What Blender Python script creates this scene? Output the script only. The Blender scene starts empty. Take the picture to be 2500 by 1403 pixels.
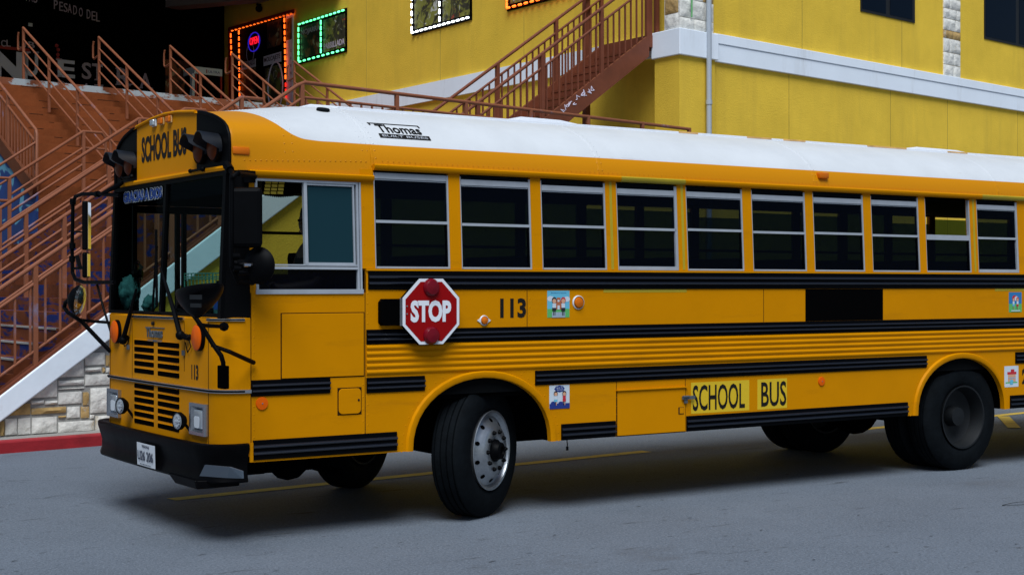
import bpy, bmesh, math, random
from mathutils import Vector, Matrix, noise
R = math.radians
random.seed(7)
scene = bpy.context.scene
COL = scene.collection

# ------------------------------------------------------------------ camera
CAM = Vector((-3.8588, -9.3459, 1.7395))
YAW, PITCH, ROLL, FPX = R(33.54805), R(-0.02353), R(-0.05724), 3633.09
fw = Vector((math.sin(YAW) * math.cos(PITCH), math.cos(YAW) * math.cos(PITCH), math.sin(PITCH)))
rt = Vector((math.cos(YAW), -math.sin(YAW), 0)); up = rt.cross(fw)
rt, up = rt * math.cos(ROLL) + up * math.sin(ROLL), up * math.cos(ROLL) - rt * math.sin(ROLL)
cd = bpy.data.cameras.new('camera'); cam = bpy.data.objects.new('camera', cd); COL.objects.link(cam)
cam.matrix_world = Matrix(((rt.x, up.x, -fw.x, CAM.x), (rt.y, up.y, -fw.y, CAM.y), (rt.z, up.z, -fw.z, CAM.z), (0, 0, 0, 1)))
cd.sensor_width = 36; cd.lens = FPX * 36 / 2500; cd.clip_end = 600; cd.clip_start = 0.1
scene.camera = cam
# ------------------------------------------------------------------ sky, sun, exposure (overcast)
SUN_EL, SUN_ROT = 57, 214
w = bpy.data.worlds.new('World'); scene.world = w; w.use_nodes = True
nt = w.node_tree; bg = nt.nodes['Background']
sky = nt.nodes.new('ShaderNodeTexSky'); sky.sky_type = 'NISHITA'; sky.sun_disc = False
sky.sun_elevation = R(SUN_EL); sky.sun_rotation = R(SUN_ROT); sky.air_density = 1.0; sky.dust_density = 1.2
sky.ozone_density = 1.3
nt.links.new(sky.outputs[0], bg.inputs[0]); bg.inputs[1].default_value = 0.05
sl = bpy.data.lights.new('sun', 'SUN'); sl.energy = 3.0; sl.angle = R(36); sl.color = (0.90, 0.95, 1.0)
so = bpy.data.objects.new('sun', sl); COL.objects.link(so)
d = Vector((math.sin(R(SUN_ROT)) * math.cos(R(SUN_EL)), math.cos(R(SUN_ROT)) * math.cos(R(SUN_EL)), math.sin(R(SUN_EL))))
so.rotation_euler = d.to_track_quat('Z', 'Y').to_euler(); so.location = (0, 0, 30)
scene.view_settings.view_transform = 'Standard'; scene.view_settings.look = 'None'
scene.view_settings.exposure = 0.36; scene.view_settings.gamma = 1
scene.cycles.use_denoising = True
scene.cycles.max_bounces = 8; scene.cycles.transparent_max_bounces = 16

# ------------------------------------------------------------------ pixel ray -> point on a real plane
def ray(px, py): return fw + rt * ((px - 1250) / FPX) - up * ((py - 701.5) / FPX)
def side(px, py, y=0.0):
    dd = ray(px, py); return CAM + dd * ((y - CAM.y) / dd.y)
def front(px, py, x=0.0):
    dd = ray(px, py); return CAM + dd * ((x - CAM.x) / dd.x)
def ground(px, py, z=0.0):
    dd = ray(px, py); return CAM + dd * ((z - CAM.z) / dd.z)
# building frame
UA = R(9.7); U = Vector((math.cos(UA), math.sin(UA), 0)); NB = R(-1.5); N = Vector((math.sin(NB), math.cos(NB), 0))
O = Vector((0.40437, 7.07241, 0)); Z = Vector((0, 0, 1))
def P(u, v, z=0.0): return O + U * u + N * v + Z * z
def _pl(px, py, o, A):
    nn = Vector((A.y, -A.x, 0)); dd = ray(px, py); return CAM + dd * ((o - CAM).dot(nn) / dd.dot(nn))
def onU(px, py, v=0.0):       # on the vertical plane v = const; returns (u, z)
    q = _pl(px, py, O + N * v, U) - O; det = U.x * N.y - U.y * N.x
    return (q.x * N.y - q.y * N.x) / det, q.z
def onN(px, py, u):           # on the vertical plane u = const; returns (v, z)
    q = _pl(px, py, O + U * u, N) - O; det = U.x * N.y - U.y * N.x
    return (U.x * q.y - U.y * q.x) / det, q.z

# ------------------------------------------------------------------ materials
MATS = {}
def lin(c):
    return tuple(((x / 255) / 12.92 if x / 255 <= 0.04045 else ((x / 255 + 0.055) / 1.055) ** 2.4) for x in c)
def mat(name, col, rough=0.5, metal=0.0, spec=0.5, coat=0.0, var=0.0, vscale=3.0, bump=0.0, bscale=40.0, emit=None, es=1.0):
    m = bpy.data.materials.new(name); m.use_nodes = True; MATS[name] = m
    t = m.node_tree; b = t.nodes['Principled BSDF']
    b.inputs['Base Color'].default_value = (*col, 1); b.inputs['Roughness'].default_value = rough
    b.inputs['Metallic'].default_value = metal; b.inputs['Specular IOR Level'].default_value = spec
    b.inputs['Coat Weight'].default_value = coat; b.inputs['Coat Roughness'].default_value = 0.12
    if emit: b.inputs['Emission Color'].default_value = (*emit, 1); b.inputs['Emission Strength'].default_value = es
    tc = t.nodes.new('ShaderNodeTexCoord')
    if var > 0:
        n = t.nodes.new('ShaderNodeTexNoise'); n.inputs['Scale'].default_value = vscale; n.inputs['Detail'].default_value = 8
        n.inputs['Roughness'].default_value = 0.65
        t.links.new(tc.outputs['Object'], n.inputs['Vector'])
        mr = t.nodes.new('ShaderNodeMapRange'); mr.inputs[1].default_value = 0.3; mr.inputs[2].default_value = 0.7
        mr.inputs[3].default_value = 1 - var; mr.inputs[4].default_value = 1 + var
        t.links.new(n.outputs['Fac'], mr.inputs[0])
        mx = t.nodes.new('ShaderNodeMix'); mx.data_type = 'RGBA'; mx.blend_type = 'MULTIPLY'; mx.inputs[0].default_value = 1
        mx.inputs[6].default_value = (*col, 1)
        t.links.new(mr.outputs[0], mx.inputs[7]); t.links.new(mx.outputs[2], b.inputs['Base Color'])
    if bump > 0:
        n2 = t.nodes.new('ShaderNodeTexNoise'); n2.inputs['Scale'].default_value = bscale; n2.inputs['Detail'].default_value = 6
        t.links.new(tc.outputs['Object'], n2.inputs['Vector'])
        bp = t.nodes.new('ShaderNodeBump'); bp.inputs['Strength'].default_value = bump; bp.inputs['Distance'].default_value = 0.02
        t.links.new(n2.outputs['Fac'], bp.inputs['Height']); t.links.new(bp.outputs[0], b.inputs['Normal'])
    return m
def blend(m, col2, lo, hi, scale=(2, 2, 2), detail=8, dist=0.0, seed=0.0):
    """mix a second colour into material m where a noise is high (flaked or stained paint)"""
    t = m.node_tree; b = t.nodes['Principled BSDF']; src = b.inputs['Base Color']
    tc = t.nodes.new('ShaderNodeTexCoord'); mp = t.nodes.new('ShaderNodeMapping'); mp.inputs['Scale'].default_value = scale
    mp.inputs['Location'].default_value = (seed, seed * 1.7, seed * 0.6)
    n = t.nodes.new('ShaderNodeTexNoise'); n.inputs['Scale'].default_value = 1; n.inputs['Detail'].default_value = detail
    n.inputs['Roughness'].default_value = 0.7; n.inputs['Distortion'].default_value = dist
    t.links.new(tc.outputs['Object'], mp.inputs[0]); t.links.new(mp.outputs[0], n.inputs['Vector'])
    mr = t.nodes.new('ShaderNodeMapRange'); mr.inputs[1].default_value = lo; mr.inputs[2].default_value = hi
    t.links.new(n.outputs['Fac'], mr.inputs[0])
    mx = t.nodes.new('ShaderNodeMix'); mx.data_type = 'RGBA'; t.links.new(mr.outputs[0], mx.inputs[0])
    if src.is_linked: t.links.new(src.links[0].from_socket, mx.inputs[6])
    else: mx.inputs[6].default_value = src.default_value
    mx.inputs[7].default_value = (*col2, 1); t.links.new(mx.outputs[2], src)
    return m
YEL = (0.57, 0.218, 0.0)
mat("bus_yellow", YEL, 0.42, coat=0.0, spec=0.05, var=0.06, vscale=1.2, bump=0.10, bscale=2.2)
blend(MATS['bus_yellow'], (0.33, 0.125, 0.004), 0.56, 0.95, (0.9, 0.9, 5), detail=9, seed=12)
mat('yellow_patch', (0.40, 0.30, 0.01), 0.5, var=0.1)
mat('sign_yellow', (0.66, 0.44, 0.01), 0.45)
mat('rail_groove', (0.001, 0.0013, 0.002), 0.6, spec=0.05)
mat('black_rail', (0.003, 0.0045, 0.009), 0.30, spec=1.0, bump=0.03, bscale=9)
mat('black', (0.0012, 0.0014, 0.002), 0.5, spec=0.06, var=0.3, vscale=4)
mat('matte_black', (0.0008, 0.0008, 0.001), 0.9, spec=0.02)
mat('ink', (0.008, 0.007, 0.006), 0.6, spec=0.2)
mat('seam_shadow_gap', (0.03, 0.012, 0.002), 0.8, spec=0.1)
mat('bumper', (0.002, 0.002, 0.0025), 0.4, spec=0.05, var=0.4, vscale=6, bump=0.08, bscale=10)
mat('rubber', (0.004, 0.0055, 0.007), 0.75, spec=0.06, var=0.35, vscale=9, bump=0.15, bscale=60)
mat('alu', (0.42, 0.44, 0.47), 0.38, metal=0.85, var=0.12, vscale=8)
mat('window_alu', (0.40, 0.43, 0.47), 0.45, metal=0.3, var=0.1, vscale=6)
mat('chrome', (0.55, 0.57, 0.6), 0.18, metal=0.95)
mat('wheel_alu', (0.42, 0.44, 0.46), 0.36, metal=0.9, var=0.25, vscale=9, bump=0.05, bscale=30)
mat('dull_steel', (0.13, 0.15, 0.17), 0.5, metal=0.6, var=0.3, vscale=9)
mat('red_sign', (0.27, 0.001, 0.002), 0.5, spec=0.15)
mat('red_lamp', (0.15, 0.001, 0.008), 0.3, spec=0.3)
mat('white_paint', (0.72, 0.75, 0.80), 0.45)
mat('amber', (0.58, 0.13, 0.0), 0.35, spec=0.3)
mat('orange_reflector', (0.70, 0.105, 0.0), 0.4, spec=0.15)
mat('dark_amber', (0.11, 0.020, 0.002), 0.4, spec=0.1)
mat('lens', (0.50, 0.55, 0.60), 0.15, metal=0.5, bump=0.15, bscale=30)
mat('mirror', (0.8, 0.82, 0.84), 0.03, metal=1.0)
mat('rim_dark', (0.003, 0.0045, 0.006), 0.6, metal=0.2, var=0.3, vscale=9)
mat('sealant', (0.62, 0.36, 0.12), 0.6, var=0.3, vscale=8)
mat('bezel', (0.42, 0.44, 0.47), 0.22, metal=0.9)
mat('hood_black', (0.004, 0.006, 0.010), 0.42, spec=0.55)
mat('road_dark', (0.075, 0.088, 0.105), 0.9)
mat('step_grey', (0.055, 0.075, 0.10), 0.5)
mat('joint_line', (0.42, 0.32, 0.06), 0.85, spec=0.1)
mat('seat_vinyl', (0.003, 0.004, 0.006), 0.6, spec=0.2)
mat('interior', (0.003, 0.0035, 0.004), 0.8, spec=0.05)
mat('plate_white', (0.62, 0.66, 0.70), 0.4)
mat('plate_ink', (0.03, 0.04, 0.07), 0.5)
mat('steel_brown', (0.165, 0.047, 0.022), 0.55, spec=0.3, var=0.18, vscale=3)
mat('rail_brown', (0.23, 0.077, 0.036), 0.55, spec=0.3, var=0.12, vscale=3)
blend(MATS['rail_brown'], (0.20, 0.15, 0.21), 0.60, 0.70, (1.3, 1.3, 1.3), seed=3)
mat('riser_orange', (0.21, 0.060, 0.019), 0.75, spec=0.1, var=0.2, vscale=1.6, bump=0.25, bscale=12)
blend(MATS['riser_orange'], (0.012, 0.02, 0.13), 0.66, 0.70, (1.6, 1.6, 3), seed=5)
mat('riser_peeled', (0.125, 0.034, 0.012), 0.75, spec=0.15, var=0.4, vscale=2, bump=0.3, bscale=12)
blend(MATS['riser_peeled'], (0.008, 0.020, 0.11), 0.53, 0.56, (1.3, 1.3, 5.5), dist=0.8, seed=2)
mat('peeled_edge', (0.20, 0.06, 0.022), 0.75, var=0.2)
blend(MATS['peeled_edge'], (0.35, 0.42, 0.46), 0.47, 0.52, (2.2, 2.2, 5), seed=9)
mat('coping_white', (0.80, 0.87, 0.94), 0.7, spec=0.2, var=0.05, vscale=2, bump=0.08, bscale=20)
blend(MATS['coping_white'], (0.42, 0.42, 0.40), 0.62, 0.85, (2.5, 2.5, 1.5), detail=9, seed=41)
mat('trim_white', (0.82, 0.88, 0.95), 0.7, spec=0.2, var=0.04, vscale=1)
blend(MATS['trim_white'], (0.55, 0.56, 0.56), 0.55, 0.9, (2.5, 2.5, 0.4), detail=8, seed=31)
mat("stucco", (0.79, 0.525, 0.058), 0.85, spec=0.06, var=0.10, vscale=1.0, bump=0.35, bscale=45)
blend(MATS['stucco'], (0.62, 0.41, 0.055), 0.50, 0.90, (2.2, 2.2, 0.25), detail=8, seed=21)
mat('stone_white', (0.72, 0.70, 0.64), 0.85, spec=0.15, var=0.22, vscale=5, bump=0.9, bscale=14)
blend(MATS['stone_white'], (0.42, 0.33, 0.19), 0.60, 0.72, (2.5, 2.5, 2.5), seed=4)
mat('stone_tan', (0.46, 0.30, 0.12), 0.85, spec=0.15, var=0.2, vscale=5, bump=0.9, bscale=14)
blend(MATS['stone_tan'], (0.5, 0.5, 0.47), 0.55, 0.66, (3, 3, 3), seed=4)
mat('mortar', (0.34, 0.34, 0.32), 0.9, spec=0.1, bump=0.4, bscale=50)
mat('curb_red', (0.30, 0.010, 0.016), 0.6, var=0.25, vscale=4, bump=0.15, bscale=30)
mat('concrete', (0.26, 0.25, 0.23), 0.85, var=0.15, vscale=3, bump=0.2, bscale=40)
mat('line_yellow', (0.62, 0.42, 0.06), 0.8, var=0.2, vscale=5)
blend(MATS['line_yellow'], (0.20, 0.18, 0.13), 0.55, 0.70, (9, 9, 9))
mat('mural_blue', (0.005, 0.035, 0.16), 0.7, var=0.5, vscale=0.7)
blend(MATS['mural_blue'], (0.10, 0.30, 0.42), 0.60, 0.63, (0.8, 0.8, 1.5), detail=2, dist=1.5, seed=8)
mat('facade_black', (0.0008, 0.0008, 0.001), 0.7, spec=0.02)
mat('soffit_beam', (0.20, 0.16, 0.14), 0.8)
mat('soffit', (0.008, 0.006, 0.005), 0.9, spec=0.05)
mat('letter_white', (0.75, 0.75, 0.85), 0.6)
mat('letter_pink', (0.50, 0.42, 0.50), 0.6)
mat('club_red', (0.35, 0.004, 0.008), 0.5)
mat('dark_glass_pane', (0.002, 0.006, 0.014), 0.15, spec=0.06)
mat('window_black', (0.004, 0.004, 0.005), 0.5)
mat('pvc_grey', (0.38, 0.42, 0.47), 0.5)
mat('led_orange', (1, .3, .02), emit=(1, 0.125, 0.01), es=1.92)
mat('led_red', (1, .05, .02), emit=(1, 0.02, 0.01), es=0.96)
mat('led_green', (.2, 1, .5), emit=(0.12, 1.0, 0.36), es=1.92)
mat('led_white', (1, 1, 1), emit=(0.85, 0.95, 1.0), es=1.92)
mat('neon_red', (1, .05, .05), emit=(1, 0.01, 0.03), es=0.84)
mat('neon_blue', (.05, .05, 1), emit=(0.03, 0.02, 0.8), es=0.36)
mat('skin', (0.10, 0.05, 0.03), 0.6)
mat('hair', (0.006, 0.005, 0.004), 0.7)
mat('shirt', (0.008, 0.008, 0.012), 0.8)
mat('teal_cloth', (0.045, 0.13, 0.13), 0.85, spec=0.1, var=0.5, vscale=14, bump=0.6, bscale=18)
mat('basket_green', (0.08, 0.30, 0.22), 0.5)
mat('bottle_blue', (0.01, 0.06, 0.3), 0.3)
mat('paper', (0.55, 0.62, 0.68), 0.6)
mat('sk_blue', (0.12, 0.45, 0.62), 0.5); mat('sk_green', (0.10, 0.42, 0.12), 0.5); mat('sk_grey', (0.30, 0.38, 0.45), 0.5)
mat('sk_brick', (0.42, 0.13, 0.06), 0.5); mat('sk_red', (0.5, 0.02, 0.03), 0.5); mat('sk_navy', (0.01, 0.03, 0.20), 0.5)
mat('sk_skin', (0.62, 0.33, 0.20), 0.5); mat('sk_dark', (0.015, 0.012, 0.02), 0.5); mat('sk_deep', (0.02, 0.17, 0.42), 0.5)
mat('poster_dark', (0.02, 0.015, 0.012), 0.5, var=0.7, vscale=5)
blend(MATS['poster_dark'], (0.25, 0.09, 0.03), 0.50, 0.56, (2, 2, 2), detail=3, seed=1)
blend(MATS['poster_dark'], (0.45, 0.42, 0.24), 0.60, 0.64, (3, 3, 3), detail=3, seed=6)
mat('poster_food', (0.04, 0.035, 0.02), 0.5, var=0.7, vscale=6)
blend(MATS['poster_food'], (0.22, 0.22, 0.04), 0.48, 0.54, (2.2, 2.2, 2.2), detail=4, dist=1.2, seed=2)
blend(MATS['poster_food'], (0.50, 0.50, 0.44), 0.60, 0.64, (2.6, 2.6, 2.6), detail=3, dist=1.5, seed=7)
blend(MATS['poster_food'], (0.35, 0.06, 0.03), 0.64, 0.68, (3, 3, 3), detail=3, dist=1.0, seed=3)
mat('banner_pale', (0.80, 0.76, 0.90), 0.6, var=0.1)
mat('banner_ink', (0.05, 0.008, 0.03), 0.6)

def asphalt():
    m = mat('asphalt', (0.124, 0.146, 0.176), 0.8, spec=0.25, var=0.12, vscale=0.7)
    blend(m, (0.20, 0.232, 0.275), 0.50, 0.66, (55, 55, 55), detail=4)
    blend(m, (0.056, 0.068, 0.085), 0.54, 0.70, (75, 75, 75), detail=3, seed=4)
    blend(m, (0.045, 0.048, 0.052), 0.62, 0.70, (1.3, 8, 3), detail=8, seed=7)
    blend(m, (0.04, 0.042, 0.045), 0.67, 0.69, (5, 11, 3), detail=5, seed=17)
    blend(m, (0.09, 0.095, 0.105), 0.60, 0.80, (0.5, 0.8, 1), detail=6, seed=3)
    t = m.node_tree; b = t.nodes['Principled BSDF']
    tc = t.nodes.new('ShaderNodeTexCoord'); n = t.nodes.new('ShaderNodeTexNoise'); n.inputs['Scale'].default_value = 110; n.inputs['Detail'].default_value = 4
    t.links.new(tc.outputs['Object'], n.inputs['Vector'])
    bp = t.nodes.new('ShaderNodeBump'); bp.inputs['Strength'].default_value = 0.6; bp.inputs['Distance'].default_value = 0.01
    t.links.new(n.outputs['Fac'], bp.inputs['Height']); t.links.new(bp.outputs[0], b.inputs['Normal'])
    return m
asphalt()
def glass(name, tint, refl=0.03, rough=0.02, haze=0.0, hcol=(0.02, 0.08, 0.10)):
    m = bpy.data.materials.new(name); m.use_nodes = True; MATS[name] = m; t = m.node_tree; t.nodes.clear()
    o = t.nodes.new('ShaderNodeOutputMaterial'); tr = t.nodes.new('ShaderNodeBsdfTransparent'); tr.inputs[0].default_value = (*tint, 1)
    gl = t.nodes.new('ShaderNodeBsdfGlossy'); gl.inputs['Roughness'].default_value = rough; gl.inputs[0].default_value = (0.8, 0.9, 1, 1)
    df = t.nodes.new('ShaderNodeBsdfDiffuse'); df.inputs[0].default_value = (*hcol, 1)
    m1 = t.nodes.new('ShaderNodeMixShader'); m1.inputs[0].default_value = haze
    t.links.new(tr.outputs[0], m1.inputs[1]); t.links.new(df.outputs[0], m1.inputs[2])
    mx = t.nodes.new('ShaderNodeMixShader'); mx.inputs[0].default_value = refl
    t.links.new(m1.outputs[0], mx.inputs[1]); t.links.new(gl.outputs[0], mx.inputs[2])
    t.links.new(mx.outputs[0], o.inputs[0]); return m
glass('windscreen_glass', (0.50, 0.64, 0.62), 0.006)
glass('tinted_glass', (0.26, 0.31, 0.35), 0.006, haze=0.10, hcol=(0.001, 0.004, 0.02))
glass('teal_glass', (0.06, 0.12, 0.13), 0.006, haze=0.75, hcol=(0.012, 0.044, 0.058))
glass('olive_glass', (0.30, 0.36, 0.32), 0.004)
glass('far_glass', (0.07, 0.12, 0.10), 0.004)

def roof_paint():
    m = mat('roof_paint', (0.60, 0.62, 0.635), 0.42, coat=0.0, spec=0.2, var=0.06, vscale=2)
    blend(m, (0.46, 0.44, 0.40), 0.64, 0.78, (1.2, 4, 4), seed=6)
    t = m.node_tree; b = t.nodes['Principled BSDF']; src = b.inputs['Base Color'].links[0].from_socket
    g = t.nodes.new('ShaderNodeNewGeometry'); s = t.nodes.new('ShaderNodeSeparateXYZ'); t.links.new(g.outputs['Position'], s.inputs[0])
    # height of the yellow/white paint boundary along the bus (a curved paint line, swept up over the cap)
    mr = t.nodes.new('ShaderNodeMapRange'); mr.inputs[1].default_value = 0.0; mr.inputs[2].default_value = 2.0
    t.links.new(s.outputs['X'], mr.inputs[0])
    fc = t.nodes.new('ShaderNodeFloatCurve'); t.links.new(mr.outputs[0], fc.inputs['Value'])
    c = fc.mapping.curves[0]; pts = [(x / 2.0, z / 4.0) for x, z in ROOF_LINE]
    c.points[0].location = pts[0]; c.points[1].location = pts[-1]
    for q in pts[1:-1]: c.points.new(*q)
    fc.mapping.update()
    m4 = t.nodes.new('ShaderNodeMath'); m4.operation = 'MULTIPLY'; m4.inputs[1].default_value = 4.0
    t.links.new(fc.outputs[0], m4.inputs[0])
    sb = t.nodes.new('ShaderNodeMath'); sb.operation = 'SUBTRACT'; t.links.new(s.outputs['Z'], sb.inputs[0]); t.links.new(m4.outputs[0], sb.inputs[1])
    m2 = t.nodes.new('ShaderNodeMapRange'); m2.inputs[1].default_value = -0.002; m2.inputs[2].default_value = 0.002; t.links.new(sb.outputs[0], m2.inputs[0])
    mx = t.nodes.new('ShaderNodeMix'); mx.data_type = 'RGBA'; t.links.new(m2.outputs[0], mx.inputs[0])
    mx.inputs[6].default_value = (*YEL, 1); t.links.new(src, mx.inputs[7]); t.links.new(mx.outputs[2], b.inputs['Base Color'])
ROOF_LINE = [(0, 3.6), (0.30, 3.30), (0.38, 3.06), (0.435, 2.94), (0.494, 2.86), (0.549, 2.812), (0.621, 2.778), (0.73, 2.763), (0.9, 2.760), (1.4, 2.757), (2.0, 2.757)]
roof_paint()

# ------------------------------------------------------------------ mesh builder
class MB:
    def __init__(s): s.v = []; s.f = []; s.m = []
    def add(s, vs, fs, m=0):
        b = len(s.v); s.v += [Vector(x) for x in vs]; s.f += [tuple(b + i for i in f) for f in fs]; s.m += [m] * len(fs); return s
    def frame(s, c, ax, ay, az, m=0):   # box by centre and three half-axis vectors
        c = Vector(c); vs = [c + ax * i + ay * j + az * k for i in (-1, 1) for j in (-1, 1) for k in (-1, 1)]
        return s.add(vs, [(0, 1, 3, 2), (4, 6, 7, 5), (0, 4, 5, 1), (2, 3, 7, 6), (0, 2, 6, 4), (1, 5, 7, 3)], m)
    def box(s, a, b, m=0):
        a = Vector(a); b = Vector(b); h = (b - a) / 2
        return s.frame((a + b) / 2, Vector((h.x, 0, 0)), Vector((0, h.y, 0)), Vector((0, 0, h.z)), m)
    def ubox(s, u0, v0, z0, u1, v1, z1, m=0):
        return s.frame(P((u0 + u1) / 2, (v0 + v1) / 2, (z0 + z1) / 2), U * ((u1 - u0) / 2), N * ((v1 - v0) / 2), Z * ((z1 - z0) / 2), m)
    def bar(s, a, b, w=0.03, h=None, m=0, upv=Z):
        a = Vector(a); b = Vector(b); d = b - a; L = d.length
        if L < 1e-6: return s
        d /= L; x = d.cross(upv)
        if x.length < 1e-3: x = d.cross(Vector((0, 1, 0)))
        x.normalize(); y = x.cross(d); return s.frame((a + b) / 2, d * L / 2, x * w / 2, y * (h or w) / 2, m)
    def tube(s, pts, r=0.02, n=8, m=0, closed=False):
        pts = [Vector(p) for p in pts]; k = len(pts); rings = []
        rr = r if isinstance(r, (list, tuple)) else [r] * k
        prev = None
        for i, p in enumerate(pts):
            if closed: t = (pts[(i + 1) % k] - pts[i - 1])
            else: t = (pts[min(i + 1, k - 1)] - pts[max(i - 1, 0)])
            t.normalize()
            if prev is None:
                x = t.cross(Z)
                if x.length < 1e-3: x = t.cross(Vector((1, 0, 0)))
            else: x = prev - t * prev.dot(t)
            x.normalize(); prev = x; y = t.cross(x)
            rings.append([p + (x * math.cos(2 * math.pi * j / n) + y * math.sin(2 * math.pi * j / n)) * rr[i] for j in range(n)])
        vs = [q for g in rings for q in g]; fs = []
        for i in range(k if closed else k - 1):
            a = i * n; b = ((i + 1) % k) * n
            for j in range(n): fs.append((a + j, a + (j + 1) % n, b + (j + 1) % n, b + j))
        if not closed: fs += [tuple(range(n))[::-1], tuple(range((k - 1) * n, k * n))]
        return s.add(vs, fs, m)
    def cyl(s, c, ax, r, h, n=24, m=0, r2=None):
        ax = Vector(ax).normalized(); c = Vector(c); return s.tube([c - ax * h / 2, c + ax * h / 2], [r, r if r2 is None else r2], n, m)
    def lathe(s, prof, c, ax, n=40, m=0, a0=0.0, a1=2 * math.pi, upv=Z):   # prof: (distance along ax, radius)
        ax = Vector(ax).normalized(); c = Vector(c); x = ax.cross(upv)
        if x.length < 1e-3: x = ax.cross(Vector((1, 0, 0)))
        x.normalize(); y = x.cross(ax); full = abs(a1 - a0 - 2 * math.pi) < 1e-6; cnt = n if full else n + 1
        vs = []
        for t_, r_ in prof:
            for j in range(cnt):
                a = a0 + (a1 - a0) * j / n; vs.append(c + ax * t_ + (x * math.cos(a) + y * math.sin(a)) * r_)
        fs = []
        for i in range(len(prof) - 1):
            for j in range(n):
                j2 = (j + 1) % cnt; fs.append((i * cnt + j, i * cnt + j2, (i + 1) * cnt + j2, (i + 1) * cnt + j))
        return s.add(vs, fs, m)
    def sph(s, c, r, n=12, m=0, sc=(1, 1, 1)):
        c = Vector(c); vs = []; fs = []
        for i in range(n // 2 + 1):
            a = math.pi * i / (n // 2)
            for j in range(n):
                b = 2 * math.pi * j / n
                vs.append(c + Vector((math.sin(a) * math.cos(b) * sc[0], math.sin(a) * math.sin(b) * sc[1], math.cos(a) * sc[2])) * r)
        for i in range(n // 2):
            for j in range(n): fs.append((i * n + j, (i + 1) * n + j, (i + 1) * n + (j + 1) % n, i * n + (j + 1) % n))
        return s.add(vs, fs, m)
    def extr(s, pts, vec, m=0):
        pts = [Vector(p) for p in pts]; k = len(pts); vec = Vector(vec)
        return s.add(pts + [p + vec for p in pts], [tuple(range(k)), tuple(range(2 * k - 1, k - 1, -1))] + [(i, (i + 1) % k + 0, (i + 1) % k + k, i + k)[::-1] for i in range(k)], m)
    def sweep(s, path, prof, m=0, cap=True):   # path: (point, outward vector); prof: (out, z) closed outline
        k = len(prof); vs = []
        for p, o in path:
            for a, z in prof: vs.append(Vector(p) + Vector(o) * a + Z * z)
        fs = []
        for i in range(len(path) - 1):
            for j in range(k): fs.append((i * k + j, i * k + (j + 1) % k, (i + 1) * k + (j + 1) % k, (i + 1) * k + j))
        if cap: fs += [tuple(range(k))[::-1], tuple(range((len(path) - 1) * k, len(path) * k))]
        return s.add(vs, fs, m)
    def build(s, name, mats, parent=None, smooth=False, bevel=0.0, auto=35, org=None):
        org = Vector(parent['_o']) if parent is not None else Vector(org or (0, 0, 0))
        me = bpy.data.meshes.new(name); me.from_pydata([tuple(v - org) for v in s.v], [], s.f)
        mats = mats if isinstance(mats, (list, tuple)) else [mats]
        for m in mats: me.materials.append(MATS[m])
        for p, mi in zip(me.polygons, s.m): p.material_index = mi
        bm = bmesh.new(); bm.from_mesh(me); bmesh.ops.recalc_face_normals(bm, faces=bm.faces)
        if bevel > 0:
            es = [e for e in bm.edges if len(e.link_faces) == 2 and e.calc_face_angle(0) > 0.5]
            bmesh.ops.bevel(bm, geom=es, offset=bevel, segments=2, profile=0.5, affect='EDGES', clamp_overlap=True)
        if smooth:
            for f in bm.faces: f.smooth = True
            for e in bm.edges:
                if len(e.link_faces) == 2 and e.calc_face_angle(0) > R(auto): e.smooth = False
        bm.to_mesh(me); bm.free(); me.update()
        o = bpy.data.objects.new(name, me); COL.objects.link(o); o['_o'] = tuple(org)
        if parent is not None: o.parent = parent
        else: o.location = org
        return o
def thing(name, label, cat, loc=(0, 0, 0), group=None):
    o = bpy.data.objects.new(name, None); COL.objects.link(o); o.location = loc; o['_o'] = tuple(loc)
    o.empty_display_size = 0.2; o['label'] = label; o['category'] = cat
    if group: o['group'] = group
    return o
def tag(o, label, cat, group=None):
    o['label'] = label; o['category'] = cat
    if group: o['group'] = group
    return o
def struct(o): o['kind'] = 'structure'; return o
def text(mb, body, org, xd, yd, h, w=None, bold=0.0, m=0, ext=0.002, lsp=1.0):
    """lettering: default font turned to mesh, fitted to width w and cap height h, lying on the plane (xd, yd) at org"""
    cu = bpy.data.curves.new('t', 'FONT'); cu.body = body; cu.size = 1; cu.offset = bold; cu.extrude = 0.01; cu.resolution_u = 3
    cu.space_character = lsp
    ob = bpy.data.objects.new('t', cu); COL.objects.link(ob)
    dg = bpy.context.evaluated_depsgraph_get(); me = bpy.data.meshes.new_from_object(ob.evaluated_get(dg))
    xs = [v.co.x for v in me.vertices]; ys = [v.co.y for v in me.vertices]
    x0, x1, y0, y1 = min(xs), max(xs), min(ys), max(ys); sy = h / (y1 - y0); sx = (w / (x1 - x0)) if w else sy
    xd = Vector(xd).normalized(); yd = Vector(yd).normalized(); nd = xd.cross(yd)
    vs = [Vector(org) + xd * (v.co.x - x0) * sx + yd * (v.co.y - y0) * sy + nd * (ext if v.co.z > 0 else -ext * 0.5) for v in me.vertices]
    mb.add(vs, [tuple(p.vertices) for p in me.polygons], m)
    bpy.data.objects.remove(ob); bpy.data.curves.remove(cu); bpy.data.meshes.remove(me)
    return mb
X = Vector((1, 0, 0)); Y = Vector((0, 1, 0))
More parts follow.
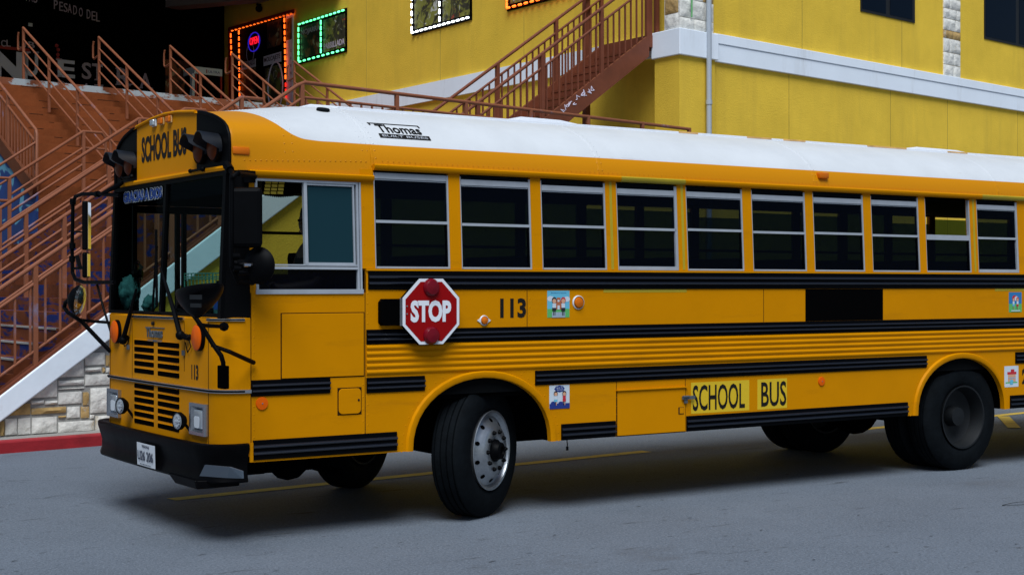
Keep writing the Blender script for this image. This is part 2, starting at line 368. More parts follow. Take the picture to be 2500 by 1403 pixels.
#%%BODY
# ================================================================== SETTING
LU = 3.94; UW = 11.76          # top of the lower flight, wall A
Z1 = 3.25; Z2 = 5.85
g = MB(); g.add([(-250, -250, 0), (250, -250, 0), (250, 250, 0), (-250, 250, 0)], [(0, 1, 2, 3)]); struct(g.build('ground', 'asphalt'))
def strip(a, b, wd, ends=(0, 0)):
    a = Vector((*a, 0.004)); b = Vector((*b, 0.004)); d = (b - a).normalized(); x = d.cross(Z) * wd / 2
    return [a + x, b + x, b - x, a - x]
m = MB()
for a, b in (((0.55, 2.36), (6.02, 2.98)), ((8.2, 3.22), (14.0, 3.9)), ((11.35, 2.45), (12.6, 3.6))):
    m.add(strip(a, b, 0.155), [(0, 1, 2, 3)])
m.v = [Vector((v.x, v.y, 0.004 if i < 8 else 0.008)) for i, v in enumerate(m.v)]
struct(m.build('road_markings', 'line_yellow'))
rr = random.Random(9); m = MB()
for k in range(110):
    px = rr.uniform(-50, 2550); py = rr.uniform(1110, 1400); c = ground(px, py, 0.0055)
    if 0.5 < c.x < 12 and -0.2 < c.y < 2.6: continue
    a = rr.uniform(-0.5, 0.5); L = rr.uniform(0.008, 0.03) * (2 if rr.random() < .15 else 1); w_ = rr.uniform(0.003, 0.008); dx = Vector((math.cos(a), math.sin(a), 0)); dy = Vector((-dx.y, dx.x, 0))
    m.add([c + dx * L * math.cos(t * .785) * rr.uniform(.7, 1.2) + dy * w_ * math.sin(t * .785) * rr.uniform(.6, 1.3) for t in range(8)], [tuple(range(8))])
m.build('debris', 'road_dark')['kind'] = 'stuff'
m = MB()
for pts in (((2205, 1308), (2232, 1312), (2262, 1314), (2296, 1319)), ((62, 1218), (110, 1214), (160, 1205), (196, 1204)), ((20, 1300), (60, 1312), (96, 1314)), ((1660, 1352), (1720, 1346), (1775, 1350), (1850, 1339)), ((560, 1345), (600, 1352), (655, 1350)), ((330, 1260), (372, 1256), (410, 1259))):
    q = [ground(a, b, 0.0045) for a, b in pts]; fine = []
    for a, b in zip(q, q[1:]):
        for t in range(6): p_ = a.lerp(b, t / 6); fine.append(p_ + Vector((0, noise.noise(p_ * 6) * .05, 0)))
    vs = []
    for k, p_ in enumerate(fine): w_ = 0.005 * (0.4 + abs(noise.noise(p_ * 11))) * (1 - abs(2 * k / len(fine) - 1)) + .001; vs += [p_ + Y * w_, p_ - Y * w_]
    m.add(vs, [(2 * k, 2 * k + 1, 2 * k + 3, 2 * k + 2) for k in range(len(fine) - 1)])
struct(m.build('road_surface_cracks', 'road_dark'))
# curb and strip of concrete at the foot of the stair wall
c = MB(); c.ubox(-9, -0.47, -0.1, 40, -0.30, 0.13); struct(c.build('kerb', 'curb_red', bevel=0.02))
c = MB(); c.ubox(-9, -0.298, -0.1, 40, 0.06, 0.122); struct(c.build('pavement', 'concrete'))

# ------------------------------------------------------------------ lower stair with white coping
st = thing('outdoor_staircase', 'wide masonry staircase with blue and orange peeling steps, white sloping coping and stone facing', 'staircase', P(0, 0, 0))
sl_ = 0.66; n_ = 19; rise = (Z1 - 0.13) / n_; tread = rise / sl_
poly = []; u = LU - n_ * tread; z = 0.13
prof = [(u, -0.05)]
for i in range(n_): prof += [(u, z), (u, z + rise)]; z += rise; u += tread
prof += [(LU + 0.01, z), (LU + 0.01, -0.05)]
m = MB(); m.extr([P(a, 0.16, b) for a, b in prof], N * 7.44); m.build('flight', 'riser_peeled', st)
m = MB(); u = LU - n_ * tread; z = 0.13
for i in range(n_):
    z += rise
    if i < 7: m.ubox(u - 0.012, 0.17, z - 0.016, u + 0.04, 7.5, z + 0.003)
    u += tread
m.build('nosing', 'concrete', st)
def cb(u): return 0.30 + 0.662 * u      # underside of coping
def ct(u): return 0.58 + 0.686 * u      # top of coping
m = MB(); m.extr([P(-0.85, -0.05, ct(-0.85)), P(-0.85, -0.05, -0.05), P(-0.53, -0.05, -0.05), P(LU, -0.05, cb(LU)), P(LU, -0.05, ct(LU))][::-1], N * 0.24)
m.build('coping', 'coping_white', st, bevel=0.015)
m = MB(); m.extr([P(-0.8, -0.03, ct(-0.8)), P(LU, -0.03, ct(LU)), P(LU, -0.03, ct(LU) + 0.035), P(-0.8, -0.03, ct(-0.8) + 0.035)], N * 0.20); m.build('coping_cap', 'steel_brown', st)
# walls below
def low(u): return cb(u) - 0.01
m = MB(); m.extr([P(-0.4, 0.06, -0.05), P(1.62, 0.06, -0.05), P(1.62, 0.06, low(1.62)), P(-0.4, 0.06, low(-0.4))], N * 0.1); m.build('stone_backing', 'mortar', st)
m = MB(); m.extr([P(1.62, 0.04, -0.05), P(LU, 0.04, -0.05), P(LU, 0.04, low(LU)), P(1.62, 0.04, low(1.62))], N * 0.12); m.build('side_wall', 'stucco', st)
# stones: rectangles read off the facing, in px (x0, y0, x1, y1, tan?), clipped by the coping
ST = [(0, 1030, 12, 1068, 1), (12, 1022, 42, 1066, 0), (43, 1020, 75, 1064, 0), (77, 1015, 139, 1061, 0), (142, 1021, 230, 1056, 0), (232, 1008, 268, 1052, 0),
      (12, 985, 75, 1019, 1), (76, 990, 162, 1014, 1), (76, 976, 108, 989, 0), (109, 976, 141, 989, 0), (142, 952, 200, 987, 0), (163, 989, 195, 1020, 0),
      (197, 988, 218, 1019, 1), (142, 1012, 162, 1020, 1), (202, 953, 218, 987, 1), (220, 940, 268, 1006, 0), (60, 925, 140, 975, 0), (142, 923, 206, 941, 0),
      (142, 942, 206, 951, 0), (100, 860, 141, 922, 0), (143, 870, 205, 921, 0), (207, 892, 248, 906, 0), (207, 907, 268, 939, 0), (207, 855, 256, 890, 0),
      (258, 862, 268, 890, 1), (250, 892, 257, 906, 1), (258, 892, 268, 906, 0), (219, 1008, 231, 1020, 0)]
rects = []
for x0, y0, x1, y1, t in ST:
    a = onU(x0, y1 + (x0 - 135) * 0.03, 0.05); b = onU(x1, y0 + (x1 - 135) * 0.03, 0.05)
    rects.append((a[0], a[1], b[0], b[1], t))
uu = 1.345                                    # further courses hidden behind the bus
while uu < 1.6:
    zz = 0.12
    while zz < 1.3:
        h = random.uniform(0.12, 0.3); rects.append((uu, zz, min(uu + 0.26, 1.6), zz + h, random.random() < 0.2)); zz += h + 0.012
    uu += 0.27
uu = -0.33
for t in (0, 1): rects.append((uu + t * 0.16 - 0.02, 0.122, uu + 0.13 + t * 0.16, 0.30, 0))
m = MB()
def stone(mb, corner, du, dz, nrm, w_, h_, mi, clip=None, seed=0, amp=0.02):
    nx = max(2, int(w_ / 0.045)); nz = max(2, int(h_ / 0.045)); vs = []; fs = []
    for j in range(nz + 1):
        for i in range(nx + 1):
            uu_, zz_ = w_ * i / nx, h_ * j / nz
            q = corner + du * uu_ + dz * zz_
            if clip:
                lim = clip(q)
                if q.z > lim: q = Vector((q.x, q.y, lim))
            e = min(i, nx - i, j, nz - j)
            dpt = 0.0 if e == 0 else 0.018 + amp * noise.noise(q * 9 + Vector((seed, 0, 0))) + 0.5 * amp * noise.noise(q * 25)
            vs.append(q + nrm * dpt)
    for j in range(nz):
        for i in range(nx): a = j * (nx + 1) + i; fs.append((a, a + 1, a + nx + 2, a + nx + 1))
    b0 = len(vs)
    ring = [i for i in range(nx + 1)] + [j * (nx + 1) + nx for j in range(1, nz + 1)] + [nz * (nx + 1) + i for i in range(nx - 1, -1, -1)] + [j * (nx + 1) for j in range(nz - 1, 0, -1)]
    for r_ in ring: vs.append(vs[r_] - nrm * 0.03)
    for k in range(len(ring)): fs.append((ring[k], ring[(k + 1) % len(ring)], b0 + (k + 1) % len(ring), b0 + k))
    mb.add(vs, fs, mi)
nV = (U.cross(Z)).normalized()
for k, (a0, b0, a1, b1, t) in enumerate(rects):
    a1 = min(a1, 1.61)
    if b0 > low((a0 + a1) / 2) or a1 - a0 < 0.01: continue
    a1 -= 0.005; a0 += 0.005; b0 = max(b0 + 0.004, 0.122); b1 -= 0.004
    stone(m, P(a0, 0.045, b0), U, Z, nV, a1 - a0, b1 - b0, 1 if t else 0, clip=lambda q: low(((q - O).dot(U))) - 0.012, seed=k)
m.build('stone_facing', ['stone_white', 'stone_tan'], st, smooth=True, auto=50)

# ------------------------------------------------------------------ railings
def rail_thing(label, group, loc): return thing('handrail', label, 'railing', loc, group)
def add_rail(root, name, pts, r, mt='rail_brown'):
    m = MB(); m.tube(pts, r, 10); m.build(name, mt, root, smooth=True)
def add_post(root, a, b, w_=0.045, mt='rail_brown', name='post'):
    m = MB(); m.bar(a, b, w_, w_, upv=N); m.build(name, mt, root)
def hz(u): return 1.717 + 0.657 * u
SG = 'handrails up the wide peeling staircase'
# near railing on the coping, running on along the walkway
root = rail_thing('brown balustrade on the white sloping coping, running on along the walkway above the bus roof', SG, P(0, 0, 0.5))
add_rail(root, 'top_rail', [P(-1.6, 0.02, hz(-1.6)), P(LU - 0.05, 0.02, hz(LU - 0.05)), P(LU + 0.06, 0.02, 4.32), P(UW - 0.23, 0.02, 4.27), P(UW - 0.15, 0.1, 4.27)], 0.026)
add_rail(root, 'lower_rail', [P(-1.6, 0.02, hz(-1.6) - 0.2), P(LU - 0.02, 0.02, hz(LU - 0.02) - 0.2), P(LU + 0.06, 0.02, 4.13), P(UW - 0.5, 0.02, 4.10)], 0.019)
add_rail(root, 'bottom_rail', [P(-1.2, 0.02, hz(-1.2) - 0.94), P(LU, 0.02, hz(LU) - 0.94), P(UW - 0.3, 0.02, 3.37)], 0.017)
for k, u in enumerate([-0.47, 0.41, 0.98, 1.42, 2.1, 2.75, 3.3, LU + 0.02, 5.49, 6.72, 7.96, 9.16, 10.38, UW - 0.25]):
    zt = hz(u) if u < LU else 4.3; zb = ct(u) if u < LU else Z1
    add_post(root, P(u, 0.02, zb), P(u, 0.02, zt - 0.01), 0.05)
u = -0.35
while u < UW - 0.4:
    zt = (hz(u) - 0.2) if u < LU else 4.12; zb = (hz(u) - 0.94) if u < LU else 3.37
    m = MB(); m.bar(P(u, 0.02, zb), P(u, 0.02, zt), 0.022, 0.022, upv=N); m.build('baluster', 'rail_brown', root); u += 0.175
# three-bar handrails across the width of the stair
def stair_hand(v, u0, u1, label, loop0=False, top=4.32, drop=True, nb=3):
    root = rail_thing(label, SG, P(u0, v, Z1 - (LU - u0) * sl_))
    zz = lambda u: top - 0.657 * (u1 - u)
    pts = [P(u0, v, zz(u0)), P(u1, v, top), P(u1 + 0.33, v, top - 0.0), P(u1 + 0.40, v, top - 0.08), P(u1 + 0.40, v, top - 0.42)]
    if loop0: pts = [P(u0 + 0.02, v, zz(u0) - 0.36), P(u0 - 0.22, v, zz(u0) - 0.36), P(u0 - 0.28, v, zz(u0) - 0.30), P(u0 - 0.28, v, zz(u0) - 0.06), P(u0 - 0.22, v, zz(u0) - 0.0)] + pts
    add_rail(root, 'top_rail', pts, 0.026)
    for k in range(1, nb):
        add_rail(root, 'mid_rail', [P(u0, v, zz(u0) - 0.27 * k), P(u1, v, top - 0.27 * k)] + ([P(u1 + 0.38, v, top - 0.27 * k)] if k == 1 else []), 0.019)
    nposts = max(2, int((u1 - u0) / 1.15) + 1)
    for k in range(nposts):
        u = u0 + (u1 - u0) * k / (nposts - 1); add_post(root, P(u, v, max(0.1, Z1 - (LU - u) * sl_ - 0.1)), P(u, v, zz(u)), 0.05)
stair_hand(1.83, -1.2, 3.97, 'long handrail with three bars, second up from the white coping')
stair_hand(3.5, -1.0, 3.85, 'long handrail with three bars in the middle of the peeling stair')
stair_hand(5.12, 1.55, 3.77, 'shorter handrail with a looped lower end above the peeling steps', loop0=True)
stair_hand(7.45, 2.42, 3.70, 'short looped handrail beside the balustered blue-walled flight', loop0=True)
stair_hand(5.12, -1.2, 1.0, 'lower handrail stub below the shorter looped one at far side', top=4.32 - 0.657 * 2.77)

# ------------------------------------------------------------------ upper stair and platform
us = thing('entrance_staircase', 'orange painted upper stairs rising to the club entrance platform', 'staircase', P(3, 7.7, Z1))
n2 = 15; rise2 = (Z2 - Z1) / n2; run2 = rise2 / 0.487
prof = [(7.6, 0)]; v = 7.75; z = Z1
prof = [(7.62, -0.05), (7.62, Z1), (7.75, Z1)]
for i in range(n2):
    z += rise2; prof += [(v, z), (v + run2, z)] if i < n2 - 1 else [(v, z)]
    v += run2
VE = v - run2
prof += [(VE + 0.35, Z2), (VE + 0.35, -0.05)]
m = MB(); m.extr([P(2.96, a, b) for a, b in prof], U * (UW - 3.0)); m.build('flight', 'riser_orange', us)
m = MB(); m.ubox(0.5, VE + 0.352, -0.05, UW - 0.02, 26, Z2 - 0.002); m.build('platform', 'concrete', us)
m = MB(); m.ubox(2.97, VE - 0.012, Z2 - 0.14, UW - 0.1, VE - 0.002, Z2 + 0.004); m.build('top_edge', 'peeled_edge', us)
m = MB(); v = 7.75; z = Z1
for i in range(n2 - 1):                       # dark worn joints under the nosings, broken along their length
    z += rise2; uu = 3.2 + random.random()
    while uu < 9:
        L = random.uniform(0.03, 0.5); m.ubox(uu, v - 0.003, z - 0.018, uu + L, v + 0.02, z - 0.011); uu += L + random.uniform(0.3, 1.8)
    v += run2
m.build('worn_joint', 'ink', us)['kind'] = 'stuff'
m = MB(); m.extr([P(2.935, 7.6, -0.05), P(2.935, 13.6, -0.05), P(2.935, 13.6, Z2), P(2.935, 7.6, Z1)], U * 0.024); m.build('mural', 'mural_blue', us)
m = MB()
for k in range(2): m.bar(P(2.90, 7.62, Z1 + 0.05 - 0.0 * k), P(2.90, 13.4, Z1 + 0.05 + 0.487 * 5.78), 0.06, 0.24)
m.build('stringer', 'rail_brown', us)
root = rail_thing('balustered handrail down the side of the blue-muralled upper flight', SG, P(2.95, 7.7, Z1))
gz = lambda v: 4.32 + 0.487 * (v - 7.75)
add_rail(root, 'top_rail', [P(2.97, 13.2, gz(13.2)), P(2.97, 7.75, 4.32), P(2.97, 7.7, 4.25), P(2.97, 7.7, 3.25)], 0.026)
add_rail(root, 'mid_rail', [P(2.97, 13.2, gz(13.2) - 0.2), P(2.97, 7.75, 4.12)], 0.02)
add_rail(root, 'bottom_rail', [P(2.97, 13.2, gz(13.2) - 0.92), P(2.97, 7.75, 3.40)], 0.02)
add_rail(root, 'return_rail', [P(2.97, 7.72, 4.12), P(1.2, 7.72, 2.95)], 0.022)
add_rail(root, 'return_rail', [P(2.97, 7.72, 3.80), P(1.2, 7.72, 2.65)], 0.018)
for v in (7.75, 9.3, 11, 12.8): add_post(root, P(2.97, v, gz(v) - 1.07), P(2.97, v, gz(v)), 0.05)
v = 7.9
while v < 13: m = MB(); m.bar(P(2.97, v, gz(v) - 0.92), P(2.97, v, gz(v) - 0.2), 0.022, 0.022); m.build('baluster', 'rail_brown', root); v += 0.17
UG = 'handrails down the upper stairs to the club'
upper = [(4.37, 'handrail of the upper stairs in front of the club wall letters, nearest the balusters'), (6.0, 'handrail of the upper stairs between the E and the R of the wall letters'),
         (7.66, 'handrail of the upper stairs beside the small lit doorway and white frame'), (9.2, 'handrail of the upper stairs in front of the orange-lit door'), (10.85, 'handrail of the upper stairs against the yellow wall')]
for u, lb in upper:
    root = thing('handrail', lb, 'railing', P(u, 12.8, Z2), UG); vt = 12.78
    hz2 = lambda v: Z2 + 1.03 - 0.487 * (vt - v)
    add_rail(root, 'top_rail', [P(u, vt + 0.02, Z2 + 1.03), P(u, 7.6, hz2(7.6))], 0.026)
    for k in (1, 2, 3): add_rail(root, 'mid_rail', [P(u, vt, Z2 + 1.03 - 0.235 * k), P(u, 7.6, hz2(7.6) - 0.235 * k)], 0.017)
    for v in (vt, 11.2, 9.6, 7.9): add_post(root, P(u, v, hz2(v) - 1.06), P(u, v, hz2(v)), 0.045)
    add_rail(root, 'end_loop', [P(u, vt + 0.32, Z2 + 0.98), P(u, vt + 0.36, Z2 + 0.9), P(u, vt + 0.36, Z2 + 0.66), P(u, vt + 0.3, Z2 + 0.62), P(u, vt, Z2 + 0.66)], 0.02)
# landing / walkway deck between the flights
m = MB(); m.ubox(LU + 0.012, 0.0, Z1 - 0.2, UW + 0.02, 7.615, Z1); struct(m.build('footpath_deck', 'concrete'))
wk = MB(); wk.ubox(LU + 0.002, 0.04, -0.05, UW, 0.16, Z1 - 0.202); tag(wk.build('walkway_wall', 'stucco', org=P(7, 0, 0)), 'yellow wall below the raised walkway behind the bus', 'wall')

# ------------------------------------------------------------------ yellow building
bd = thing('restaurant_building', 'mustard yellow two-storey building with white trim band, stone piers and black windows', 'building', P(UW, 0.5, 0))
H = 13.0
m = MB(); m.extr([P(UW + 0.25, 0.75, 0), P(UW + 0.25, 24.5, 0), P(45, 24.5, 0), P(45, 0.62, 0), P(12.68, 0.62, 0), P(12.68, 0.75, 0)], Z * H)
m.build('wall', 'stucco', bd)
m = MB(); m.ubox(UW, 0.5, 0, 12.68, 1.12, 5.56); m.build('pier', 'stucco', bd)
m = MB(); m.ubox(UW + 0.03, 0.53, 5.95, 12.64, 0.90, H); m.build('pier', 'stone_white', bd)
def ub(mb, *a): mb.ubox(*a)
m = MB()
m.ubox(UW - 0.05, 0.44, 5.555, 12.72, 1.16, 5.99); m.build('trim_band', 'trim_white', bd, bevel=0.01)
m = MB(); m.ubox(12.722, 0.56, 5.555, 44, 0.70, 5.86); m.ubox(12.722, 0.545, 5.862, 44, 0.70, 6.03); m.build('trim_band', 'trim_white', bd, bevel=0.008)
m = MB(); m.ubox(UW + 0.19, 1.165, 5.64, UW + 0.32, 24, 6.02); m.build('trim_band', 'trim_white', bd)
m = MB()
for u in (14.9, 18.2, 20.3, 23.2, 26): m.ubox(u, 0.614, 0, u + 0.012, 0.624, 5.55); m.ubox(u + 0.4, 0.614, 6.03, u + 0.412, 0.624, H)
for v in (5.2, 8.2, 11.3): m.ubox(UW + 0.244, v, 6.02, UW + 0.254, v + 0.012, H)
m.build('expansion_joint', 'joint_line', bd)
for (a, b) in ((2100, 2232), (2402, 2560)):
    u0 = onU(a, 40, 0.62)[0]; u1 = onU(b, 60, 0.62)[0]; zb = 6.97
    fr = MB(); fr.ubox(u0, 0.60, zb, u1, 0.68, zb + 1.5); f = fr.build('window', 'window_black', bd)
    wd = (u1 - u0)
    for k in range(2):
        pm = MB(); pm.ubox(u0 + 0.05 + k * wd / 2, 0.594, zb + 0.05, u0 + wd / 2 * (k + 1) - 0.1, 0.5985, zb + 1.45); pm.build('pane', 'dark_glass_pane', f)
# stone pier strips with rough blocks
def stone_strip(u0, u1, v, z0, z1, name='stone_column', seed=0, dirv=None, o=None):
    m = MB(); z = z0; rr = random.Random(seed)
    while z < z1:
        h = rr.uniform(0.16, 0.34); x = u0
        while x < u1 - 0.02:
            wd = min(rr.uniform(0.22, 0.5), u1 - x)
            if u1 - x - wd < 0.12: wd = u1 - x
            if dirv is None: stone(m, P(x + 0.004, v, z + 0.004), U, Z, nV, wd - 0.008, h - 0.01, 1 if rr.random() < 0.06 else 0, seed=rr.random() * 50)
            else: stone(m, P(o, x + 0.004, z + 0.004), N, Z, -U, wd - 0.008, h - 0.01, 1 if rr.random() < 0.03 else 0, seed=rr.random() * 50)
            x += wd
        z += h
    m.build(name, ['stone_white', 'stone_tan'], bd, smooth=True, auto=50)
stone_strip(UW + 0.02, 12.66, 0.51, 5.99, 9, seed=3)
stone_strip(0.54, 0.88, 0, 5.99, 9, seed=5, dirv=1, o=UW + 0.02)
u0 = onU(2304, 180, 0.6)[0]; u1 = onU(2345, 180, 0.6)[0]
stone_strip(u0, u1, 0.6, 6.03, 9.5, seed=11)
pp = MB(); pu = onU(1731, 200, 0.42)[0]
pp.cyl(P(pu, 0.42, 6.3), Z, 0.045, 12.6, 12); pp.cyl(P(pu, 0.42, 4.82), Z, 0.055, 0.07, 12); pp.build('downpipe', 'pvc_grey', bd, smooth=True)
pp = MB(); pp.tube([P(12.05, 0.46, 9), P(12.05, 0.46, 7.3), P(12.04, 0.46, 6.2)], 0.012, 6); pp.build('cable', 'sk_green', bd)
# canopy and club front
m = MB(); m.ubox(-6, 12.4, 9.25, UW + 0.24, 24, 9.7); m.ubox(-6, 12.4, 8.75, UW + 0.24, 12.6, 9.249); m.ubox(-6.2, 12.4, 0, -6.0, 24, 9.7); m.build('canopy_and_light_screen', 'soffit', bd)  # roof slab; drop fascia and unseen end wall added to block light underneath
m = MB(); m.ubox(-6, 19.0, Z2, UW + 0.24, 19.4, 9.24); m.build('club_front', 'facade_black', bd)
bm_ = MB(); bm_.bar(P(12.0, 16.2, 9.1), P(10.4, 19, 9.1), 0.5, 0.25); bm_.build('canopy_beam', 'soffit_beam', bd)

# lettering on the club front
V_ = 18.97
def at_f(px, py): u, z = onU(px, py, V_); return P(u, V_, z)
def fletter(mb, s, x0, ytop, x1, ybot, bold=0.02, m=0):
    a = at_f(x0, ybot); h = at_f(x0, ytop).z - a.z; wd = (at_f(x1, ybot) - at_f(x0, ybot)).length
    text(mb, s, P(onU(x0, ybot, V_)[0], V_ - 0.02, a.z), U, Z, h, wd, bold, m, 0.01)
cs = thing('club_sign', 'large pale serif wall letters spelling the club name on the black front above the steps', 'sign', P(7, V_, 7))
def oneletter(root, s, x0, yt, x1, yb, bold, mt='letter_pink'):
    m = MB(); fletter(m, s, x0, yt, x1, yb, bold); m.build('letter', mt, root)
for s, x0, yt, x1, yb, bo in (('N', -26, 120, 66, 196, .07), ('U', 60, 128, 92, 186, .03), ('E', 140, 145, 182, 188, .03), ('S', 199, 152, 222, 193, .02), ('T', 224, 155, 250, 196, .02), ('R', 284, 166, 318, 208, .02), ('A', 340, 178, 368, 216, .02),
        ('R', 140, 197, 165, 232, .02), ('A', 198, 203, 222, 238, .02), ('Z', 228, 206, 252, 242, .02), ('A', 298, 214, 322, 250, .02), ('C', 2, 98, 13, 114, .01), ('L', 15, 98, 25, 114, .01), ('U', 42, 101, 62, 117, .01), ('B', 68, 102, 84, 117, .01)):
    oneletter(cs, s, x0, yt, x1, yb, bo, 'letter_white' if bo > .02 else 'letter_pink')
# serifs of the big letters
for (xa, xb, y) in ((-24, -2, 196), (40, 66, 196), (60, 74, 129), (80, 94, 129), (136, 150, 146), (136, 150, 187), (230, 245, 195), (281, 294, 167), (281, 294, 207), (311, 322, 207), (336, 347, 215), (360, 372, 216)):
    m = MB(); a = at_f(xa, y); b = at_f(xb, y); m.bar(a - N * .03, b - N * .03, 0.02, 0.035); m.build('serif', 'letter_pink', cs)
cs = thing('club_slogan', 'thin slanting slogan letters high up on the black club front', 'sign', P(7, V_, 8.5))
for ch, x, yb in (('P', 131, 23), ('E', 144, 27), ('S', 155, 30), ('A', 165, 32), ('D', 178, 36), ('O', 192, 41), ('D', 211, 46), ('E', 223, 50), ('L', 234, 53)): oneletter(cs, ch, x, yb - 22, x + 9, yb, 0.0)
for i, ch in enumerate('NTAS'): x = 48 + i * 11; oneletter(cs, ch, x, -20, x + 9, 0 + i * 2.5, 0.0)
m = MB(); m.frame(at_f(32, 119), U * 0.42, N * 0.01, Z * 0.035); tag(m.build('red_bar', 'club_red', org=P(6, V_, 7.4)), 'red bar under the small word on the black club front', 'sign')
rd = thing('light_strip', 'vertical row of small red discs beside the wall letter E', 'light', at_f(142, 150))
for q in ((138, 112), (142, 122), (141, 134), (141, 143), (142, 155), (142, 170), (142, 184), (144, 206)): m = MB(); m.cyl(at_f(*q), N, 0.045, 0.03, 10); m.build('disc', 'club_red', rd)
m = MB(); m.frame(at_f(74, 61), U * 0.055, N * 0.01, Z * 0.04); tag(m.build('notice', 'plate_white', org=at_f(74, 61)), 'small pale notice stuck high on the black club front', 'notice')
# small doorway poster and white drinks frame
m = MB(); m.frame(P(*[onU(432, 200, 18.7)[0], 18.7], onU(432, 200, 18.7)[1] - 0.2), U * 0.34, N * 0.02, Z * 0.75)
tag(m.build('poster', 'poster_dark', org=P(9, 18.7, 6)), 'dim greenish poster standing beside the white drinks frame', 'poster')
fz = thing('drinks_cooler', 'black drinks cooler in a white and red frame with pale header', 'cooler', P(10.2, 16.5, Z2))
u0, z0 = onU(472, 163, 16.5); u1, z1 = onU(540, 163, 16.5)
m = MB(); m.ubox(u0 + 0.03, 16.5, Z2, u1 - 0.03, 17.1, z0 - 0.02); m.build('body', 'facade_black', fz)
m = MB(); m.ubox(u0, 16.44, z0 - 0.17, u1, 17.12, z0); m.build('header', 'plate_white', fz)
m = MB(); m.ubox(u0 - 0.05, 16.46, Z2, u0 + 0.02, 16.6, z0 - 0.172); m.build('side_trim', 'plate_white', fz)
m = MB(); m.ubox(u0 + 0.04, 16.45, Z2, u0 + 0.08, 16.495, z0 - 0.172); m.ubox(u1 - 0.04, 16.45, Z2, u1, 16.495, z0 - 0.172); m.build('side_light', 'club_red', fz)
m = MB(); text(m, 'ULTRA', P(u0 + (u1 - u0) * 0.5, 16.435, z0 - 0.12), U, Z, 0.06, (u1 - u0) * 0.42, 0.0); m.build('lettering', 'sk_navy', fz)
m = MB(); m.frame(P(u0 + (u1 - u0) * 0.44, 16.435, z0 - 0.09), U * 0.012, N * 0.005, Z * 0.045); m.build('ribbon', 'club_red', fz)

# ------------------------------------------------------------------ lit signs on wall A
UA_ = UW + 0.25
def wa(px, py, off=0.03): v, z = onN(px, py, UA_ - off); return P(UA_ - off, v, z)
def on_wall_panel(root, name, quad, mt, off=0.03, th=0.02):
    # quad px: left, right, (ytop at left), (ybottom at left), rectangle in the wall plane
    x0, x1, yt, yb = quad; v0, z1 = onN(x0, yt, UA_); _, z0 = onN(x0, yb, UA_); v1, _ = onN(x1, yt, UA_)
    m = MB(); m.ubox(UA_ - off - th, v1, z0, UA_ - off, v0, z1); return m.build(name, mt, root) if root else m
def led_run(root, a, b, n, mt, off=0.075, vert=False):
    for i in range(n):
        t = (i + 0.5) / n; px = a[0] + (b[0] - a[0]) * t; py = a[1] + (b[1] - a[1]) * t
        c = wa(px, py, off); m = MB(); d_ = Z if vert else N
        for s in (-1, 0, 1): m.sph(c + d_ * s * 0.034, 0.024, 8)
        m.build('led', mt, root, smooth=True)
# orange lit doorway
dr = thing('lit_doorway', 'glass doorway outlined by orange LED lights and covered with food posters', 'doorway', P(UA_, 16, Z2))
on_wall_panel(dr, 'glass_pane', (563, 700, 76, 262), 'facade_black', 0.0, 0.03)
on_wall_panel(dr, 'side_pane', (701, 717, 36, 262), 'banner_pale', 0.0, 0.03)
on_wall_panel(dr, 'poster', (655, 690, 58, 120), 'poster_dark', 0.032, 0.006)
on_wall_panel(dr, 'poster', (592, 628, 170, 255), 'poster_dark', 0.032, 0.006)
on_wall_panel(dr, 'poster', (650, 690, 168, 255), 'poster_food', 0.032, 0.006)
on_wall_panel(dr, 'poster', (702, 715, 48, 100), 'poster_dark', 0.032, 0.006)
def ring(root, px, py, ry, rz, mt, off=0.05, r=0.018, name='plate_rim'):
    c = wa(px, py, off); m = MB(); m.tube([c + N * math.cos(t * 0.35) * ry + Z * math.sin(t * 0.35) * rz for t in range(18)], r, 6, closed=True); m.build(name, mt, root)
ring(dr, 672, 212, 0.42, 0.62, 'banner_pale'); ring(dr, 611, 130, 0.22, 0.25, 'letter_pink', r=0.008)
for q, s, wd in (((593, 628, 154, 173), 'APORREADO', 0.9), ((647, 690, 139, 163), 'MOLCAJETE', 0.95)):
    on_wall_panel(dr, 'banner', q, 'banner_pale', 0.040, 0.006)
    v0, z0 = onN(q[0] + 2, q[3] - 3, UA_); v1, _ = onN(q[1] - 2, q[3], UA_)
    m = MB(); text(m, s, P(UA_ - 0.05, v0, z0 + 0.03), -N, Z, 0.15, v0 - v1, 0.01); m.build('lettering', 'banner_ink', dr)
m = MB()
for i, ch in enumerate('CARNES'): c = wa(709, 128 + i * 18, 0.04); text(m, ch, c, -N, Z, 0.07, 0.05)
m.build('lettering', 'banner_ink', dr)
led_run(dr, (563, 76), (716, 32), 17, 'led_orange'); led_run(dr, (563, 80), (565, 138), 4, 'led_orange', vert=True)
led_run(dr, (583, 72), (585, 254), 12, 'led_orange', vert=True); led_run(dr, (694, 42), (697, 196), 10, 'led_orange', vert=True)
led_run(dr, (697, 200), (698, 245), 3, 'led_red', vert=True)
m = MB(); m.bar(wa(561, 140, 0.05), wa(563, 250, 0.05), 0.05); m.build('led_strip', 'led_red', dr)
m = MB()
m.bar(wa(558, 73, 0.08), wa(718, 28, 0.08), 0.03, 0.10); m.bar(wa(560, 73, 0.08), wa(563, 250, 0.08), 0.10, 0.03, upv=U); m.build('led_frame', 'club_red', dr)
ns = thing('neon_sign', 'glowing red and blue OPEN neon sign inside the doorway glass', 'neon sign', wa(618, 104))
m = MB(); a = wa(606, 117, 0.06); b = wa(634, 106, 0.06); text(m, 'OPEN', a + Z * 0.04 - N * 0.1, -N, Z, 0.19, (b - a).length * 0.75, 0.0, 0, 0.01); m.build('tube', 'neon_red', ns)
ring(ns, 620, 103, 0.34, 0.24, 'neon_blue', 0.055, 0.016, 'oval_tube')
